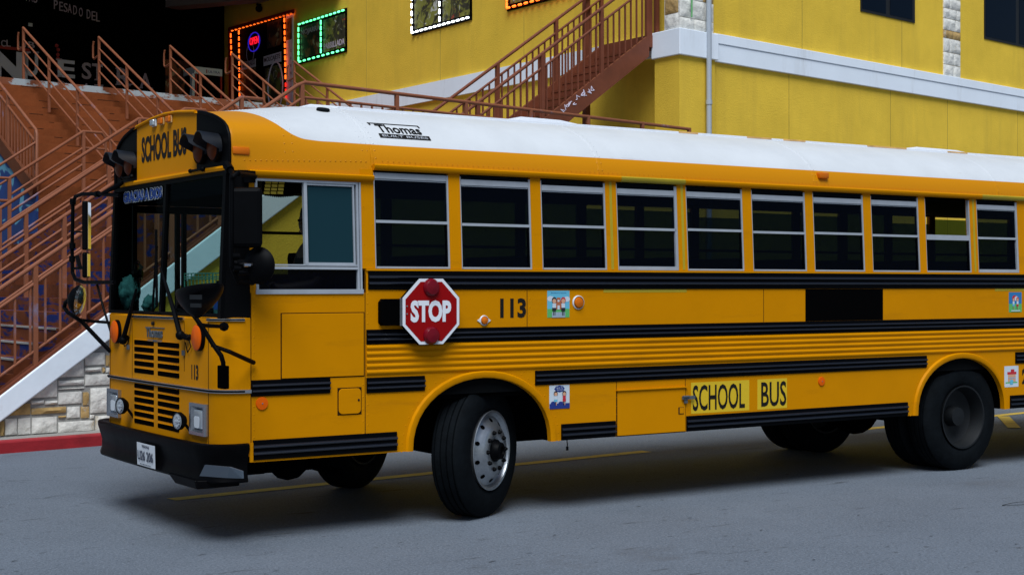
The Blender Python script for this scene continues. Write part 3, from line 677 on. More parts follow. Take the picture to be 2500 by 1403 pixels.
# green window, white window, orange window
def lit_window(label, quad, mull, mt, posters, nt_, nl, nb, group='LED-framed poster windows on the yellow wall', right=False):
    x0, x1, yt, yb = quad; r_ = thing('lit_window', label, 'window', wa((x0 + x1) / 2, (yt + yb) / 2), group)
    on_wall_panel(r_, 'backing', quad, 'facade_black', 0.0, 0.03)
    v0, zt = onN(x0, yt, UA_); _, zb = onN(x0, yb, UA_); v1, _ = onN(x1, yt, UA_); vm = onN(mull, yt, UA_)[0]
    for (a, b), pm in zip(((v0 - 0.12, vm + 0.08), (vm - 0.08, v1 + 0.05)), posters):
        m = MB(); m.ubox(UA_ - 0.04, b, zb + 0.12, UA_ - 0.032, a, zt - 0.12); m.build('poster', pm, r_)
    def run(va, za, vb, zb_, n, vert):
        for i in range(n):
            t = (i + 0.5) / n; c = P(UA_ - 0.07, va + (vb - va) * t, za + (zb_ - za) * t); m = MB()
            for s in (-1, 0, 1): m.sph(c + (Z if vert else N) * s * 0.034, 0.024, 8)
            m.build('led', mt, r_, smooth=True)
    e = 0.05
    if nt_: run(v0, zt - e, v1, zt - e, nt_, False)
    run(v0 - e, zt - 0.1, v0 - e, zb + 0.05, nl, True); run(vm, zt - 0.1, vm, zb + 0.1, nl, True); run(v0, zb + e, v1, zb + e, nb, False)
    return r_, v0, v1, vm, zb, zt
r_, v0, v1, vm, zb, zt = lit_window('poster window outlined by green LED lights beside the orange-lit doorway', (732, 848, 57, 158), 789, 'led_green', ('poster_dark', 'poster_food'), 12, 6, 10)
m = MB(); text(m, 'MOJARRA', P(UA_ - 0.05, v0 - 0.16, zt - 0.36), -N, Z, 0.16, (v0 - vm) * 0.8, 0.015); m.build('lettering', 'letter_pink', r_); m = MB(); text(m, 'PARRILLADA', P(UA_ - 0.05, vm - 0.12, zb + 0.18), -N, Z, 0.14, (vm - v1) * 0.85, 0.015)
m.build('lettering', 'letter_pink', r_)
lit_window('poster window outlined by white LED lights, food photos, at the top edge', (1008, 1153, -60, 88), 1079, 'led_white', ('poster_food', 'poster_food'), 0, 7, 13)
r_, v0, v1, vm, zb, zt = lit_window('poster window outlined by orange LED lights beside the metal stair', (1240, 1420, -120, 29), 1321, 'led_orange', ('poster_food', 'poster_food'), 0, 9, 12)
m = MB(); text(m, 'TORTAS', P(UA_ - 0.05, v0 - 0.2, zb + 0.15), -N, Z, 0.2, (v0 - vm) * 0.7, 0.02); m.build('lettering', 'letter_pink', r_)
m = MB(); m.sph(wa(632, 22, 0.12), 0.09, 12); m.cyl(wa(632, 12, 0.06), U, 0.03, 0.12); tag(m.build('security_camera', 'soffit', org=wa(632, 22)), 'small dark dome camera on the shaded yellow wall above the doorway', 'camera')

# ------------------------------------------------------------------ brown metal stair in front of wall A
ms = thing('metal_staircase', 'brown steel open stair with baluster railings rising to the upper balcony', 'staircase', P(7.5, 1.1, Z1))
VN, VF = 1.12, 2.35; um, zm = 11.62, 5.95; s3 = 0.645
sz = lambda u: zm - s3 * (um - u)            # stringer top line
ub_ = um - (zm - Z1) / s3 + 0.35
for v in (VN, VF):
    m = MB(); m.extr([P(ub_, v, sz(ub_)), P(um, v, zm), P(um, v, zm - 0.36), P(ub_, v, sz(ub_) - 0.36)], N * 0.06); m.build('stringer', 'steel_brown', ms)
u = ub_ + 0.2; k = 0
while u < um:
    m = MB(); m.ubox(u, VN + 0.065, sz(u) - 0.13, u + 0.28, VF - 0.005, sz(u) - 0.09); m.ubox(u + 0.27, VN + 0.065, sz(u) - 0.088, u + 0.285, VF - 0.005, sz(u + 0.26) - 0.135); m.build('step', 'steel_brown', ms); u += 0.262
for v, nm in ((VN + 0.03, 0), (VF + 0.03, 1)):
    add_rail(ms, 'top_rail', [P(ub_ - 0.6, v, sz(ub_ - 0.6) + 1.02), P(um + 0.1, v, zm + 1.1)], 0.026, 'steel_brown')
    add_rail(ms, 'lower_rail', [P(ub_ - 0.6, v, sz(ub_ - 0.6) + 0.80), P(um + 0.1, v, zm + 0.88)], 0.02, 'steel_brown')
    u = ub_ + 0.05
    while u < um: m = MB(); m.bar(P(u, v, sz(u) + 0.0), P(u, v, sz(u) + 0.81), 0.024, 0.024, upv=N); m.build('baluster', 'steel_brown', ms); u += 0.14
    for u in (ub_, ub_ + 1.35, ub_ + 2.7, um - 0.02): add_post(ms, P(u, v, sz(u) - 0.1), P(u, v, sz(u) + 1.03), 0.06, 'steel_brown')
m = MB(); m.ubox(um + 0.002, VN, zm - 0.2, UW + 0.19, 2.41, zm); m.build('balcony_plate', 'steel_brown', ms)
for v in (VN + 0.05,): 
    for u in (um + 0.06, UW + 0.1): add_post(ms, P(u, v, zm), P(u, v, zm + 2.2), 0.07, 'steel_brown')
add_post(ms, P(8.3, VF + 0.12, Z1), P(8.3, VF + 0.12, sz(8.3)), 0.10, 'steel_brown', 'column')
add_post(ms, P(11.3, VF + 0.12, Z1), P(11.3, VF + 0.12, zm + 2.6), 0.10, 'steel_brown', 'column')
# scratched graffiti on the stringer
m = MB(); rr = random.Random(5)
for k in range(9):
    bx = 1372 + k * 9.2; by = 268 - k * 6.8; pts = []
    for t in range(5): pts.append((bx + rr.uniform(-3, 8), by + rr.uniform(-9, 9)))
    for (x0, y0), (x1, y1) in zip(pts, pts[1:]):
        a = onU(x0, y0, VN - 0.003); b = onU(x1, y1, VN - 0.003); m.bar(P(a[0], VN - 0.003, a[1]), P(b[0], VN - 0.003, b[1]), 0.009, 0.009, upv=N)
m.build('graffiti', 'banner_pale', ms)
# ================================================================== THE BUS
W = 2.42; LEN = 12.2
bus = thing('school_bus', 'yellow flat-front school bus with white roof and black rub rails, number 113', 'bus', (3, W / 2, 0))
ZB, ZT, ZG = 0.557, 1.856, 2.60        # skirt, belt, gutter
TY = 0.035                             # lean of the window band
def yl(z): return TY * max(0.0, (z - ZT)) / (ZG - ZT)
def arch(x0, x1, zt, n=22):
    xc = (x0 + x1) / 2; a = (x1 - x0) / 2; b = zt - ZB
    return [(xc - a * math.cos(math.pi * i / n), ZB + b * math.sin(math.pi * i / n) ** 0.9) for i in range(n + 1)]
A1 = arch(1.462, 2.695, 1.075); A2 = arch(6.795, 8.03, 1.075)
outline = [(0.222, 1.70), (0.222, ZB)] + A1 + A2 + [(LEN, ZB), (LEN, ZT), (1.10, ZT), (1.10, 1.70)]
def rivets(mb, pts, r=0.006, ax=Vector((0, -1, 0))):
    for p in pts:
        p = Vector(p); x = ax.cross(Z) if abs(ax.z) < .9 else X; x.normalize(); y = ax.cross(x); vs = []
        for i in range(6): vs.append(p + (x * math.cos(i * 1.0472) + y * math.sin(i * 1.0472)) * r)
        vs.append(p + ax * r * 0.55); mb.add(vs, [(i, (i + 1) % 6, 6) for i in range(6)])
def rline(a, b, step):
    a = Vector(a); b = Vector(b); n = max(1, int((b - a).length / step)); return [a + (b - a) * i / n for i in range(n + 1)]
m = MB(); m.extr([(x, 0, z) for x, z in outline], Y * 0.03)
q = []
q += rline((0.245, 0, 0.62), (0.245, 0, 1.66), 0.05) + rline((1.075, 0, 0.62), (1.075, 0, 1.05), 0.075) + rline((1.112, 0, 0.62), (1.112, 0, 1.84), 0.07) + rline((0.28, 0, 1.672), (1.08, 0, 1.672), 0.04)
q += rline((1.16, 0, 1.12), (1.16, 0, 1.3), 0.05) + rline((2.45, 0, 1.1), (2.45, 0, 1.71), 0.06) + rline((2.5, 0, 1.1), (2.5, 0, 1.71), 0.06)
q += rline((4.9, 0, 1.1), (4.9, 0, 1.3), 0.05) + rline((7.3, 0, 1.12), (7.3, 0, 1.71), 0.06) + rline((3.33, 0, 0.60), (3.33, 0, 1.0), 0.06)
for (x0, x1) in ((1.462, 2.695), (6.795, 8.03)):
    xc = (x0 + x1) / 2; a = (x1 - x0) / 2 + 0.075
    q += [(xc - a * math.cos(t * math.pi / 30), 0, ZB + (0.6) * math.sin(t * math.pi / 30)) for t in range(31)]
rivets(m, q); m.build('body_side', 'bus_yellow', bus)
# vertical / horizontal panel seams
m = MB()
for a, b in (((1.091, 0.60), (1.091, 1.84)), ((0.223, 0.58), (0.223, 1.70)), ((3.327, 0.565), (3.327, 1.0)), ((4.035, 0.565), (4.035, 1.0)), ((2.475, 1.44), (2.475, 1.715)), ((4.9, 1.44), (4.9, 1.715))):
    m.box((a[0] - 0.0025, -0.0012, a[1]), (a[0] + 0.0025, 0.004, b[1]))
m.build('panel_seam', 'seam_shadow_gap', bus)
# far side: lower panel, door opening at the front
m = MB(); m.extr([(0.222, W - 0.03, 0.62), (0.222, W - 0.03, 0.66), (1.08, W - 0.03, 0.66), (1.08, W - 0.03, 1.85), (LEN, W - 0.03, 1.85), (LEN, W - 0.03, ZB)] + [(x, W - 0.03, z) for x, z in A2[::-1]] + [(x, W - 0.03, z) for x, z in A1[::-1]], Y * 0.03)
m.build('body_side', 'bus_yellow', bus)
m = MB(); m.box((0.2, 0.01, 2.36), (LEN, 0.02, 2.36)); 
# rear wall
m = MB(); m.box((LEN, 0, ZB), (LEN + 0.04, W, 2.6)); m.build('rear_wall', 'bus_yellow', bus, bevel=0.01)
# wheel arch flares
for pa in (A1, A2):
    m = MB(); cx = (pa[0][0] + pa[-1][0]) / 2; vs = []
    for x, z in pa:
        dx = x - cx; dz = z - ZB; L = math.hypot(dx, dz) or 1; ox, oz = dx / L, dz / L
        for t_, yy in ((-0.010, 0.03), (-0.010, -0.016), (-0.002, -0.022), (0.034, -0.020), (0.046, -0.001)):
            vs.append((x + ox * t_, yy, z + oz * t_))
    m.add(vs, [(i * 5 + j, i * 5 + j + 1, i * 5 + j + 6, i * 5 + j + 5) for i in range(len(pa) - 1) for j in range(4)]); m.build('wheel_arch', 'bus_yellow', bus, smooth=True, auto=50)
    m = MB(); vs = []
    for x, z in pa: vs += [(x + (x - cx) * 0.02, 0.031, z), (x + (x - cx) * 0.02, 0.75, z)]
    m.add(vs, [(i * 2, i * 2 + 1, i * 2 + 3, i * 2 + 2) for i in range(len(pa) - 1)]); m.add([(pa[0][0] - .02, 0.74, ZB), (pa[-1][0] + .02, 0.74, ZB), (pa[-1][0] + .02, 0.74, 1.1), (pa[0][0] - .02, 0.74, 1.1)], [(0, 1, 2, 3)])
    m.build('wheel_well', 'matte_black', bus)
# rub rails: three-rib black profile
def rub(x0, x1, z0, z1):
    h = z1 - z0; p = [(0, z0)]; p += [(-0.010, z0 + 0.004)]
    for c_ in (0.33, 0.66):
        zc = z0 + h * c_; p += [(-0.010, zc - h * .09), (-0.021, zc - h * .05), (-0.024, zc), (-0.020, zc + h * .05), (-0.010, zc + h * .10)]
    p += [(-0.010, z1 - 0.004), (0, z1)]
    k = len(p); m = MB(); vs = [(x0, y, z) for y, z in p] + [(x1, y, z) for y, z in p]
    for i in range(k - 1): m.add([vs[i], vs[i + 1], vs[i + 1 + k], vs[i + k]], [(0, 1, 2, 3)], 1 if (p[i][0] < -0.0101 or p[i + 1][0] < -0.0101) else 0)
    m.add(vs, [tuple(range(k)), tuple(range(k, 2 * k))[::-1]])
    m.box((x0 + 0.004, -0.0115, z0 + h * .2), (x0 + 0.012, -0.009, z0 + h * .26))
    m.build('rub_rail', ['rail_groove', 'black_rail'], bus, smooth=True, auto=50)
rub(1.115, LEN, 1.720, 1.855); rub(1.10, LEN, 1.333, 1.438)
rub(0.226, 0.813, 1.000, 1.111); rub(1.10, 1.575, 0.988, 1.098); rub(2.547, 6.93, 0.990, 1.102); rub(8.20, LEN, 0.990, 1.102)
rub(0.236, 1.344, 0.570, 0.705); rub(2.79, 3.315, 0.557, 0.683); rub(4.043, 6.675, 0.557, 0.684); rub(8.12, LEN, 0.557, 0.684)
# yellow ribbed panel
m = MB(); z = 1.112; k = 5; hh = (1.331 - 1.112) / 5
p = [(0, z - 0.002)]
for i in range(k): p += [(-0.003, z + 0.004), (-0.014, z + hh * .35), (-0.016, z + hh * .55), (-0.012, z + hh * .78), (-0.003, z + hh * .95)]; z += hh
p += [(0, z)]
n = len(p); m.add([(1.10, y, zz) for y, zz in p] + [(LEN, y, zz) for y, zz in p], [(i, i + 1, i + 1 + n, i + n) for i in range(n - 1)] + [tuple(range(n))])
m.build('ribbed_panel', 'bus_yellow', bus, smooth=True, auto=60)
m = MB(); m.box((5.389, -0.004, 1.440), (6.353, 0, 1.718)); m.build('painted_out_panel', 'matte_black', bus)
m = MB()
for a, b in ((3.2, 4.05), (7.9, 8.35)): m.box((a, -0.0015, 1.695), (b, 0, 1.719))
m.build('patch', 'yellow_patch', bus)
# access door, fuel flap, skirt door
def panel(name, x0, x1, z0, z1, t=0.008, r=0.0, mt='bus_yellow', gap=0.007):
    g2 = MB(); g2.box((x0 - gap, -0.0018, z0 - gap), (x1 + gap, 0.001, z1 + gap)); a = MB()
    if r: a.extr([(x, -0.002, z) for x, z in rrect(x0, x1, z0, z1, r)], -Y * t)
    else: a.box((x0, -t, z0), (x1, -0.0025, z1))
    o = a.build(name, mt, bus, bevel=0.003); g2.build('gap', 'seam_shadow_gap', o); return o
def rrect(x0, x1, z0, z1, r, n=5):
    out = []
    for cx, cz, a0 in ((x1 - r, z1 - r, 0), (x0 + r, z1 - r, 90), (x0 + r, z0 + r, 180), (x1 - r, z0 + r, 270)):
        for i in range(n + 1): a = R(a0 + 90 * i / n); out.append((cx + r * math.cos(a), cz + r * math.sin(a)))
    return out
panel('access_door', 0.448, 1.078, 1.115, 1.556)
fd = panel('fuel_flap', 0.880, 1.055, 0.850, 1.028, 0.007, 0.03)
m = MB(); m.cyl((1.035, -0.009, 0.945), Y, 0.008, 0.006, 12); m.build('latch', 'ink', fd)
sd = panel('skirt_door', 3.333, 4.030, 0.562, 0.915)
m = MB(); m.box((3.32, -0.022, 0.918), (4.045, 0, 0.926)); m.build('drip_strip', 'bus_yellow', sd)
m = MB(); m.box((3.955, -0.012, 0.705), (4.01, -0.0085, 0.76)); m.build('catch', 'ink', sd); m = MB(); m.box((3.965, -0.013, 0.71), (4.008, -0.0125, 0.757)); m.build('catch_plate', 'bus_yellow', sd)
m = MB(); m.box((3.985, -0.028, 0.822), (4.12, -0.0165, 0.85)); m.cyl((4.02, -0.03, 0.845), X, 0.010, 0.06, 10); m.box((4.01, -0.02, 0.79), (4.045, -0.009, 0.821)); m.build('lock', 'dull_steel', sd, bevel=0.002)

# ------------------------------------------------------------------ window band
WX = [(1.176, 1.798), (1.897, 2.526), (2.621, 3.240), (3.350, 3.972), (4.067, 4.686), (4.788, 5.414), (5.508, 6.133), (6.232, 6.858), (6.947, 7.57), (7.67, 8.269)]
x = 8.39
while x < LEN - 0.7: WX.append((x, x + 0.62)); x += 0.72
ZW0, ZW1 = 1.872, 2.555
def lean_box(mb, x0, x1, z0, z1, yo=0.0, th=0.04, mi=0):
    vs = []
    for z in (z0, z1):
        y = yl(z) + yo
        vs += [(x0, y, z), (x1, y, z), (x1, y + th, z), (x0, y + th, z)]
    return mb.add(vs, [(0, 1, 2, 3)[::-1], (4, 5, 6, 7), (0, 1, 5, 4), (1, 2, 6, 5), (2, 3, 7, 6), (3, 0, 4, 7)], mi)
edges = [1.071] + [e for w_ in WX for e in w_] + [LEN]
for i in range(0, len(edges), 2):
    x0, x1 = edges[i], edges[i + 1]
    m = MB(); lean_box(m, x0, x1, ZT + 0.014, 2.575, 0.0, 0.05)
    for xx in ((x0 + 0.018, x1 - 0.018) if x1 - x0 < 0.3 else (x0 + 0.018,)):
        rivets(m, [(xx, yl(z), z) for z in (1.91, 2.04, 2.18, 2.31, 2.45)], 0.005)
    pil = m.build('window_pillar', 'bus_yellow', bus)
    if i in (6, 8, 18) and x1 - x0 < 0.3:
        m = MB(); lean_box(m, x0 + 0.04, x0 + 0.065, ZT + 0.02, 2.57, -0.0015, 0.002); m.build('patch', 'yellow_patch', pil)
m = MB(); lean_box(m, 1.098, LEN, ZT - 0.001, ZT + 0.013, -0.012, 0.07); m.build('sill', 'bus_yellow', bus)
hb = MB(); lean_box(hb, 1.172, LEN, 2.577, 2.605, 0.0, 0.05); hb.build('header', 'bus_yellow', bus)
EM = {3: 1, 9: 1}
for i, (x0, x1) in enumerate(WX):
    ztop = 2.555
    fr = MB(); t_ = 0.014; dz = 0.0
    lean_box(fr, x0 + 0.001, x0 + t_ - 0.004, ZW0, ztop, 0.004, 0.03); lean_box(fr, x1 - t_ - (0.012 if i in EM else 0), x1 - 0.001, ZW0, ztop, 0.002, 0.03)
    lean_box(fr, x0 + t_, x1 - t_, ZW0, ZW0 + (0.030 if i in EM else 0.014), 0.004, 0.028)
    th_ = 0.0 if i in (0,) else (0.02 if i in (1,) else 0.035)
    if i == 8: th_ = 99
    if th_ < 1: lean_box(fr, x0 + t_, x1 - t_, ztop - th_ - 0.042, ztop - th_, 0.006, 0.026); lean_box(fr, x0 + t_, x1 - t_, ztop - th_ - 0.052, ztop - th_ - 0.044, 0.012, 0.02)
    wdw = fr.build('window', 'window_alu', bus)
    zm_ = 2.20 + (0.0 if i % 2 else 0.006) if i != 8 else 2.195
    sm = MB(); lean_box(sm, x0 + t_, x1 - t_, zm_ - (0.009 if i != 8 else 0.022), zm_ + (0.011 if i != 8 else 0.025), 0.002, 0.022); sm.build('meeting_rail', 'window_alu', wdw)
    g_ = MB(); lean_box(g_, x0 + 0.009, x1 - 0.013, ZW0 + 0.01, zm_, 0.020, 0.002); g_.build('lower_pane', 'tinted_glass', wdw)
    if i != 8: g_ = MB(); lean_box(g_, x0 + 0.009, x1 - 0.013, zm_, ztop + 0.01, 0.012, 0.002); g_.build('upper_pane', 'tinted_glass', wdw)
    hd = MB(); lean_box(hd, x1 - t_ - 0.010, x1 - t_ - 0.001, ZW0 + 0.015, zm_ - 0.01, 0.008, 0.02); hd.build('jamb', 'black', wdw)
# rain gutters
def gut(x0, x1, z, mt='bus_yellow', dy=0.0):
    m = MB(); p = [(0.03, z - 0.030), (-0.020 + dy, z - 0.032), (-0.034 + dy, z - 0.018), (-0.036 + dy, z + 0.004), (-0.026 + dy, z + 0.012), (0.03, z + 0.004)]; k = len(p)
    m.add([(x0, TY * 0.9 + y - 0.0, zz) for y, zz in p] + [(x1, TY * 0.9 + y, zz) for y, zz in p], [(i, (i + 1) % k, (i + 1) % k + k, i + k) for i in range(k)] + [tuple(range(k))[::-1], tuple(range(k, 2 * k))]); m.build('rain_gutter', mt, bus, smooth=True, auto=50)
gut(0.215, 1.166, 2.520); gut(1.168, 3.38, 2.602); gut(3.381, 4.04, 2.602, 'yellow_patch'); gut(4.041, 7.72, 2.602); gut(7.721, 8.45, 2.602, 'yellow_patch'); gut(8.451, LEN, 2.602)
# driver's window
m = MB(); lean_box(m, 0.222, 0.262, 1.70, 2.50, 0.0, 0.04); lean_box(m, 0.262, 1.07, 2.478, 2.50, 0.0, 0.04); m.build('window_pillar', 'bus_yellow', bus)
fr = MB(); a0, a1, b0, b1 = 0.263, 1.070, 1.702, 2.478
lean_box(fr, a0, a0 + 0.018, b0 + 0.022, b1, -0.004, 0.04); lean_box(fr, a1 - 0.014, a1, b0 + 0.022, b1, -0.004, 0.04); lean_box(fr, a1 - 0.036, a1 - 0.020, b0 + 0.022, b1, -0.002, 0.035)
lean_box(fr, a0 + 0.018, a1 - 0.036, b1 - 0.016, b1, -0.004, 0.04); lean_box(fr, a0 - 0.005, a1 + 0.006, b0 - 0.010, b0 + 0.022, -0.010, 0.045)
lean_box(fr, a0 + 0.018, a1 - 0.036, 1.862, 1.880, -0.004, 0.04); lean_box(fr, a0 + 0.018, a1 - 0.036, 1.886, 1.896, 0.0, 0.03)
lean_box(fr, 0.628, 0.652, 1.896, b1 - 0.016, -0.002, 0.03); lean_box(fr, 1.008, 1.020, 1.896, b1 - 0.016, 0.003, 0.025); lean_box(fr, 0.652, 1.008, 1.896, 1.91, 0.003, 0.025); lean_box(fr, 0.652, 1.008, b1 - 0.032, b1 - 0.017, 0.003, 0.025)
dw = fr.build('driver_window', 'window_alu', bus)
g_ = MB(); lean_box(g_, 0.65, 1.01, 1.905, 2.455, 0.014, 0.002); g_.build('sliding_pane', 'teal_glass', dw)
g_ = MB(); lean_box(g_, 0.28, 1.03, b0 + 0.02, 1.864, 0.014, 0.002); g_.build('lower_pane', 'tinted_glass', dw)

# ------------------------------------------------------------------ roof and front cap
ZC = 3.12
def prof_roof(n=30):
    out = []
    for i in range(n + 1):
        a = math.pi * i / n; c_, s_ = math.cos(a), math.sin(a)
        out.append((W / 2 - (W / 2 - TY) * math.copysign(abs(c_) ** 0.92, c_), ZG + (ZC - ZG) * s_ ** 0.95))
    return out
def prof_cap(n=30):
    key = [(0.05, 2.528), (0.05, 2.70), (0.058, 2.77), (0.085, 2.82), (0.14, 2.862), (0.22, 2.897), (0.32, 2.927), (0.46, 2.955), (0.62, 2.978), (0.95, 3.008), (1.21, 3.017)]
    key = key + [(W - y, z) for y, z in key[-2::-1]]; L = [0]
    for a, b in zip(key, key[1:]): L.append(L[-1] + math.hypot(b[0] - a[0], b[1] - a[1]))
    out = []
    for i in range(n + 1):
        t = L[-1] * i / n
        for j in range(len(L) - 1):
            if t <= L[j + 1] + 1e-9: f = (t - L[j]) / (L[j + 1] - L[j]); out.append((key[j][0] + (key[j + 1][0] - key[j][0]) * f, key[j][1] + (key[j + 1][1] - key[j][1]) * f)); break
    return out
def resample(pr, n):
    L = [0]
    for a, b in zip(pr, pr[1:]): L.append(L[-1] + math.hypot(b[0] - a[0], b[1] - a[1]))
    out = []; j = 0
    for i in range(n + 1):
        t = L[-1] * i / n
        while j < len(L) - 2 and t > L[j + 1]: j += 1
        f = (t - L[j]) / (L[j + 1] - L[j]); out.append((pr[j][0] + (pr[j + 1][0] - pr[j][0]) * f, pr[j][1] + (pr[j + 1][1] - pr[j][1]) * f))
    return out
NP = 48; PR = resample(prof_roof(120), NP); PC = resample(prof_cap(96), NP)
def cap_x(y): # plan of the cap front edge: flat centre, swept-back sides
    a = abs(y - W / 2); return 0.07 + (0.022 * ((a - 0.60) / 0.56) ** 2 if a > 0.60 else 0)
def loft(secs, mt, name, mi=None):
    m = MB(); k = len(secs[0]); vs = [v for s_ in secs for v in s_]
    m.add(vs, [(i * k + j, i * k + j + 1, (i + 1) * k + j + 1, (i + 1) * k + j) for i in range(len(secs) - 1) for j in range(k - 1)])
    return m.build(name, mt, bus, smooth=True, auto=40)
PB = [(y, z if z > 2.62 else max(2.53, z - 0.07 * (1 - (z - 2.60) / 0.02) if z < 2.62 else z)) for y, z in PR]
secs = []
for t in (0, 0.01, 0.03, 0.08, 0.16, 0.28, 0.42, 0.6, 0.8, 1.0):
    s = t * t * (3 - 2 * t); row = []
    for (yc, zc_), (yr, zr_) in zip(PC, PR):
        zb = zr_ - (0.075 * max(0, 1 - (zr_ - ZG) / 0.12)); y = yc + (yr - yc) * s; z = zc_ + (zb - zc_) * s
        if t == 0: z -= 0.012; y += (W / 2 - y) * 0.008
        x = cap_x(yc) + (1.168 - cap_x(yc)) * t + (0.0 if t else -0.004)
        row.append((x, y, z))
    secs.append(row)
loft(secs, 'roof_paint', 'front_cap')
loft([[(x, y, z) for y, z in PR] for x in (1.170, 2.6, 4.2, 6, 8, 10, LEN)], 'roof_paint', 'roof')
m = MB(); m.add([(LEN + 0.03, y, z) for y, z in PR], [tuple(range(NP + 1))]); m.build('rear_cap', 'bus_yellow', bus)
# seam beads, rivets on the cap and roof joints
def arc_pts(pr, x, f=lambda y, z: True, step=1, off=0.0015): return [(x, y, z) for i, (y, z) in enumerate(pr) if i % step == 0 and f(y, z)]
def bead(x, name='roof_seam', mt='roof_paint', w_=0.012, h=0.006):
    m = MB(); vs = []
    for (y, z) in PR:
        n_v = Vector((0, (y - W / 2) * 0.45, (z - ZG) + 0.15)).normalized(); p = Vector((x, y, z))
        vs += [p - X * w_, p - X * w_ * .6 + n_v * h, p + X * w_ * .6 + n_v * h, p + X * w_]
    m.add(vs, [(i * 4 + j, i * 4 + j + 1, i * 4 + j + 5, i * 4 + j + 4) for i in range(NP) for j in range(3)]); m.build(name, mt, bus)
bead(1.172, w_=0.010, h=0.005)
for x in (3.2, 5.55, 8.0, 10.4): bead(x, w_=0.02, h=0.002)
rv = MB(); 
def on_roof(x, y):   # height and normal on the roof
    for (a, za), (b, zb) in zip(PR, PR[1:]):
        if a <= y <= b: return za + (zb - za) * (y - a) / (b - a + 1e-9)
def on_cap(x, i):
    t = (x - cap_x(PC[i][0])) / (1.168 - cap_x(PC[i][0])); s = t * t * (3 - 2 * t); yc, zc_ = PC[i]; yr, zr_ = PR[i]
    zb = zr_ - (0.075 * max(0, 1 - (zr_ - ZG) / 0.12)); return Vector((x, yc + (yr - yc) * s, zc_ + (zb - zc_) * s))
def out_n(p): return Vector((0, (p.y - W / 2) * 0.5, max(0.02, (p.z - 2.62)))).normalized()
for x in (0.50, 0.56, 1.10, 1.14):
    for i in range(2, 24):
        p = on_cap(x, i); rivets(rv, [p], 0.006, out_n(p))
for k in range(24): p = on_cap(0.2 + k * 0.04, 1); rivets(rv, [p + Vector((0, -0.001, 0.01))], 0.006, -Y)
for x in (1.20, 3.18, 3.22, 5.53, 5.57, 8.0):
    for i in range(1, 24, 1): y, z = PR[i]; p = Vector((x, y, z)); rivets(rv, [p], 0.008, out_n(p))
rivets(rv, [(x_, TY - 0.0025, 2.640) for x_ in [1.25 + 0.045 * k for k in range(170)]], 0.0045)
rv.build('roof_rivets', 'roof_paint', bus)['kind'] = 'stuff'
for (x0, x1, yy) in ((1.25, 9.9, 0.72), (1.9, 9.9, 1.70)):  # long raised roof strips
    zz = on_roof(0, yy); m = MB(); m.box((x0, yy - 0.025, zz - 0.01), (x1, yy + 0.025, zz + 0.014)); m.build('roof_strip', 'white_paint', bus, bevel=0.004)
for x0, L in ((4.55, 0.22), (5.35, 0.3), (5.8, 0.28), (6.9, 0.55), (8.05, 0.3)):
    zz = on_roof(0, 0.72); rp = MB(); rp.box((x0, 0.693, zz + 0.002), (x0 + L, 0.747, zz + 0.0155 + 0.001)); rp.build('yellowed_sealant', 'sealant', bus)
def hatch(x0, x1, h, name='roof_hatch'):
    m = MB(); zz = ZC - 0.012; m.extr([(x0, 0.88, zz - 0.02), (x0 + 0.12, 0.88, zz + h), (x1 - 0.18, 0.88, zz + h * .9), (x1, 0.88, zz + h * .35), (x1, 0.88, zz - 0.03)], Y * 0.66); m.build(name, 'white_paint', bus, bevel=0.012, smooth=True)
hatch(0.98, 1.75, 0.016, 'roof_vent'); hatch(2.9, 3.6, 0.040); hatch(7.7, 8.6, 0.035)
m = MB(); pv = on_cap(1.02, 12) ; m.lathe([(0, 0.050), (0.012, 0.050), (0.02, 0.042), (0.021, 0)], pv + Vector((0, 0, 0.0)), Vector((0, -0.25, 1)), 20); m.build('roof_button', 'rubber', bus, smooth=True)
# cap face
def cface(y): return cap_x(y) + 0.006
def strip_face(y0, y1, inset, mt, name, zb=2.562):
    m = MB(); ys = [y0 + (y1 - y0) * i / 14 for i in range(15)]
    def topz(y):
        for (a, za), (b, zb_) in zip(PC, PC[1:]):
            if a <= y <= b and b > a: return za + (zb_ - za) * (y - a) / (b - a)
        return PC[0][1]
    vs = []
    for y in ys: vs += [(cface(y) + inset, y, zb), (cface(y) + inset, y, max(zb + 0.01, topz(min(max(y, 0.056), W - 0.056)) - 0.010))]
    m.add(vs, [(2 * i, 2 * i + 2, 2 * i + 3, 2 * i + 1) for i in range(14)]); return m.build(name, mt, bus)
strip_face(0.60, 1.82, 0.0, 'bus_yellow', 'destination_panel'); strip_face(0.052, 0.598, 0.0, 'black', 'lamp_panel'); strip_face(1.822, W - 0.052, 0.0, 'black', 'lamp_panel')
# rounded rim bead around the face: yellow over the centre, black at the sides
def rim(sel, mt, name):
    pts = [Vector((cap_x(y) + 0.0, y, z - 0.004)) for (y, z) in PC if sel(y)]; m = MB(); m.tube(pts, 0.013, 8); m.build(name, mt, bus, smooth=True)
rim(lambda y: 0.58 < y < 1.84, 'bus_yellow', 'cap_rim'); rim(lambda y: y < 0.60, 'black', 'cap_rim'); rim(lambda y: y > 1.82, 'black', 'cap_rim')
m = MB(); m.sweep([(Vector((cap_x(y) - 0.004, y, 0)), -X) for y in [0.05 + (W - 0.1) * i / 20 for i in range(21)]], [(-0.05, 2.528), (0.012, 2.528), (0.016, 2.545), (0.008, 2.560), (-0.03, 2.562)]); m.build('cap_lip', 'bus_yellow', bus, smooth=True)
m = MB(); text(m, 'SCHOOL BUS', (0.0745, 1.712, 2.686), (0, -1, -0.0), Z, 0.198, 0.925, 0.032, 0, 0.0015); m.build('lettering', 'ink', bus)
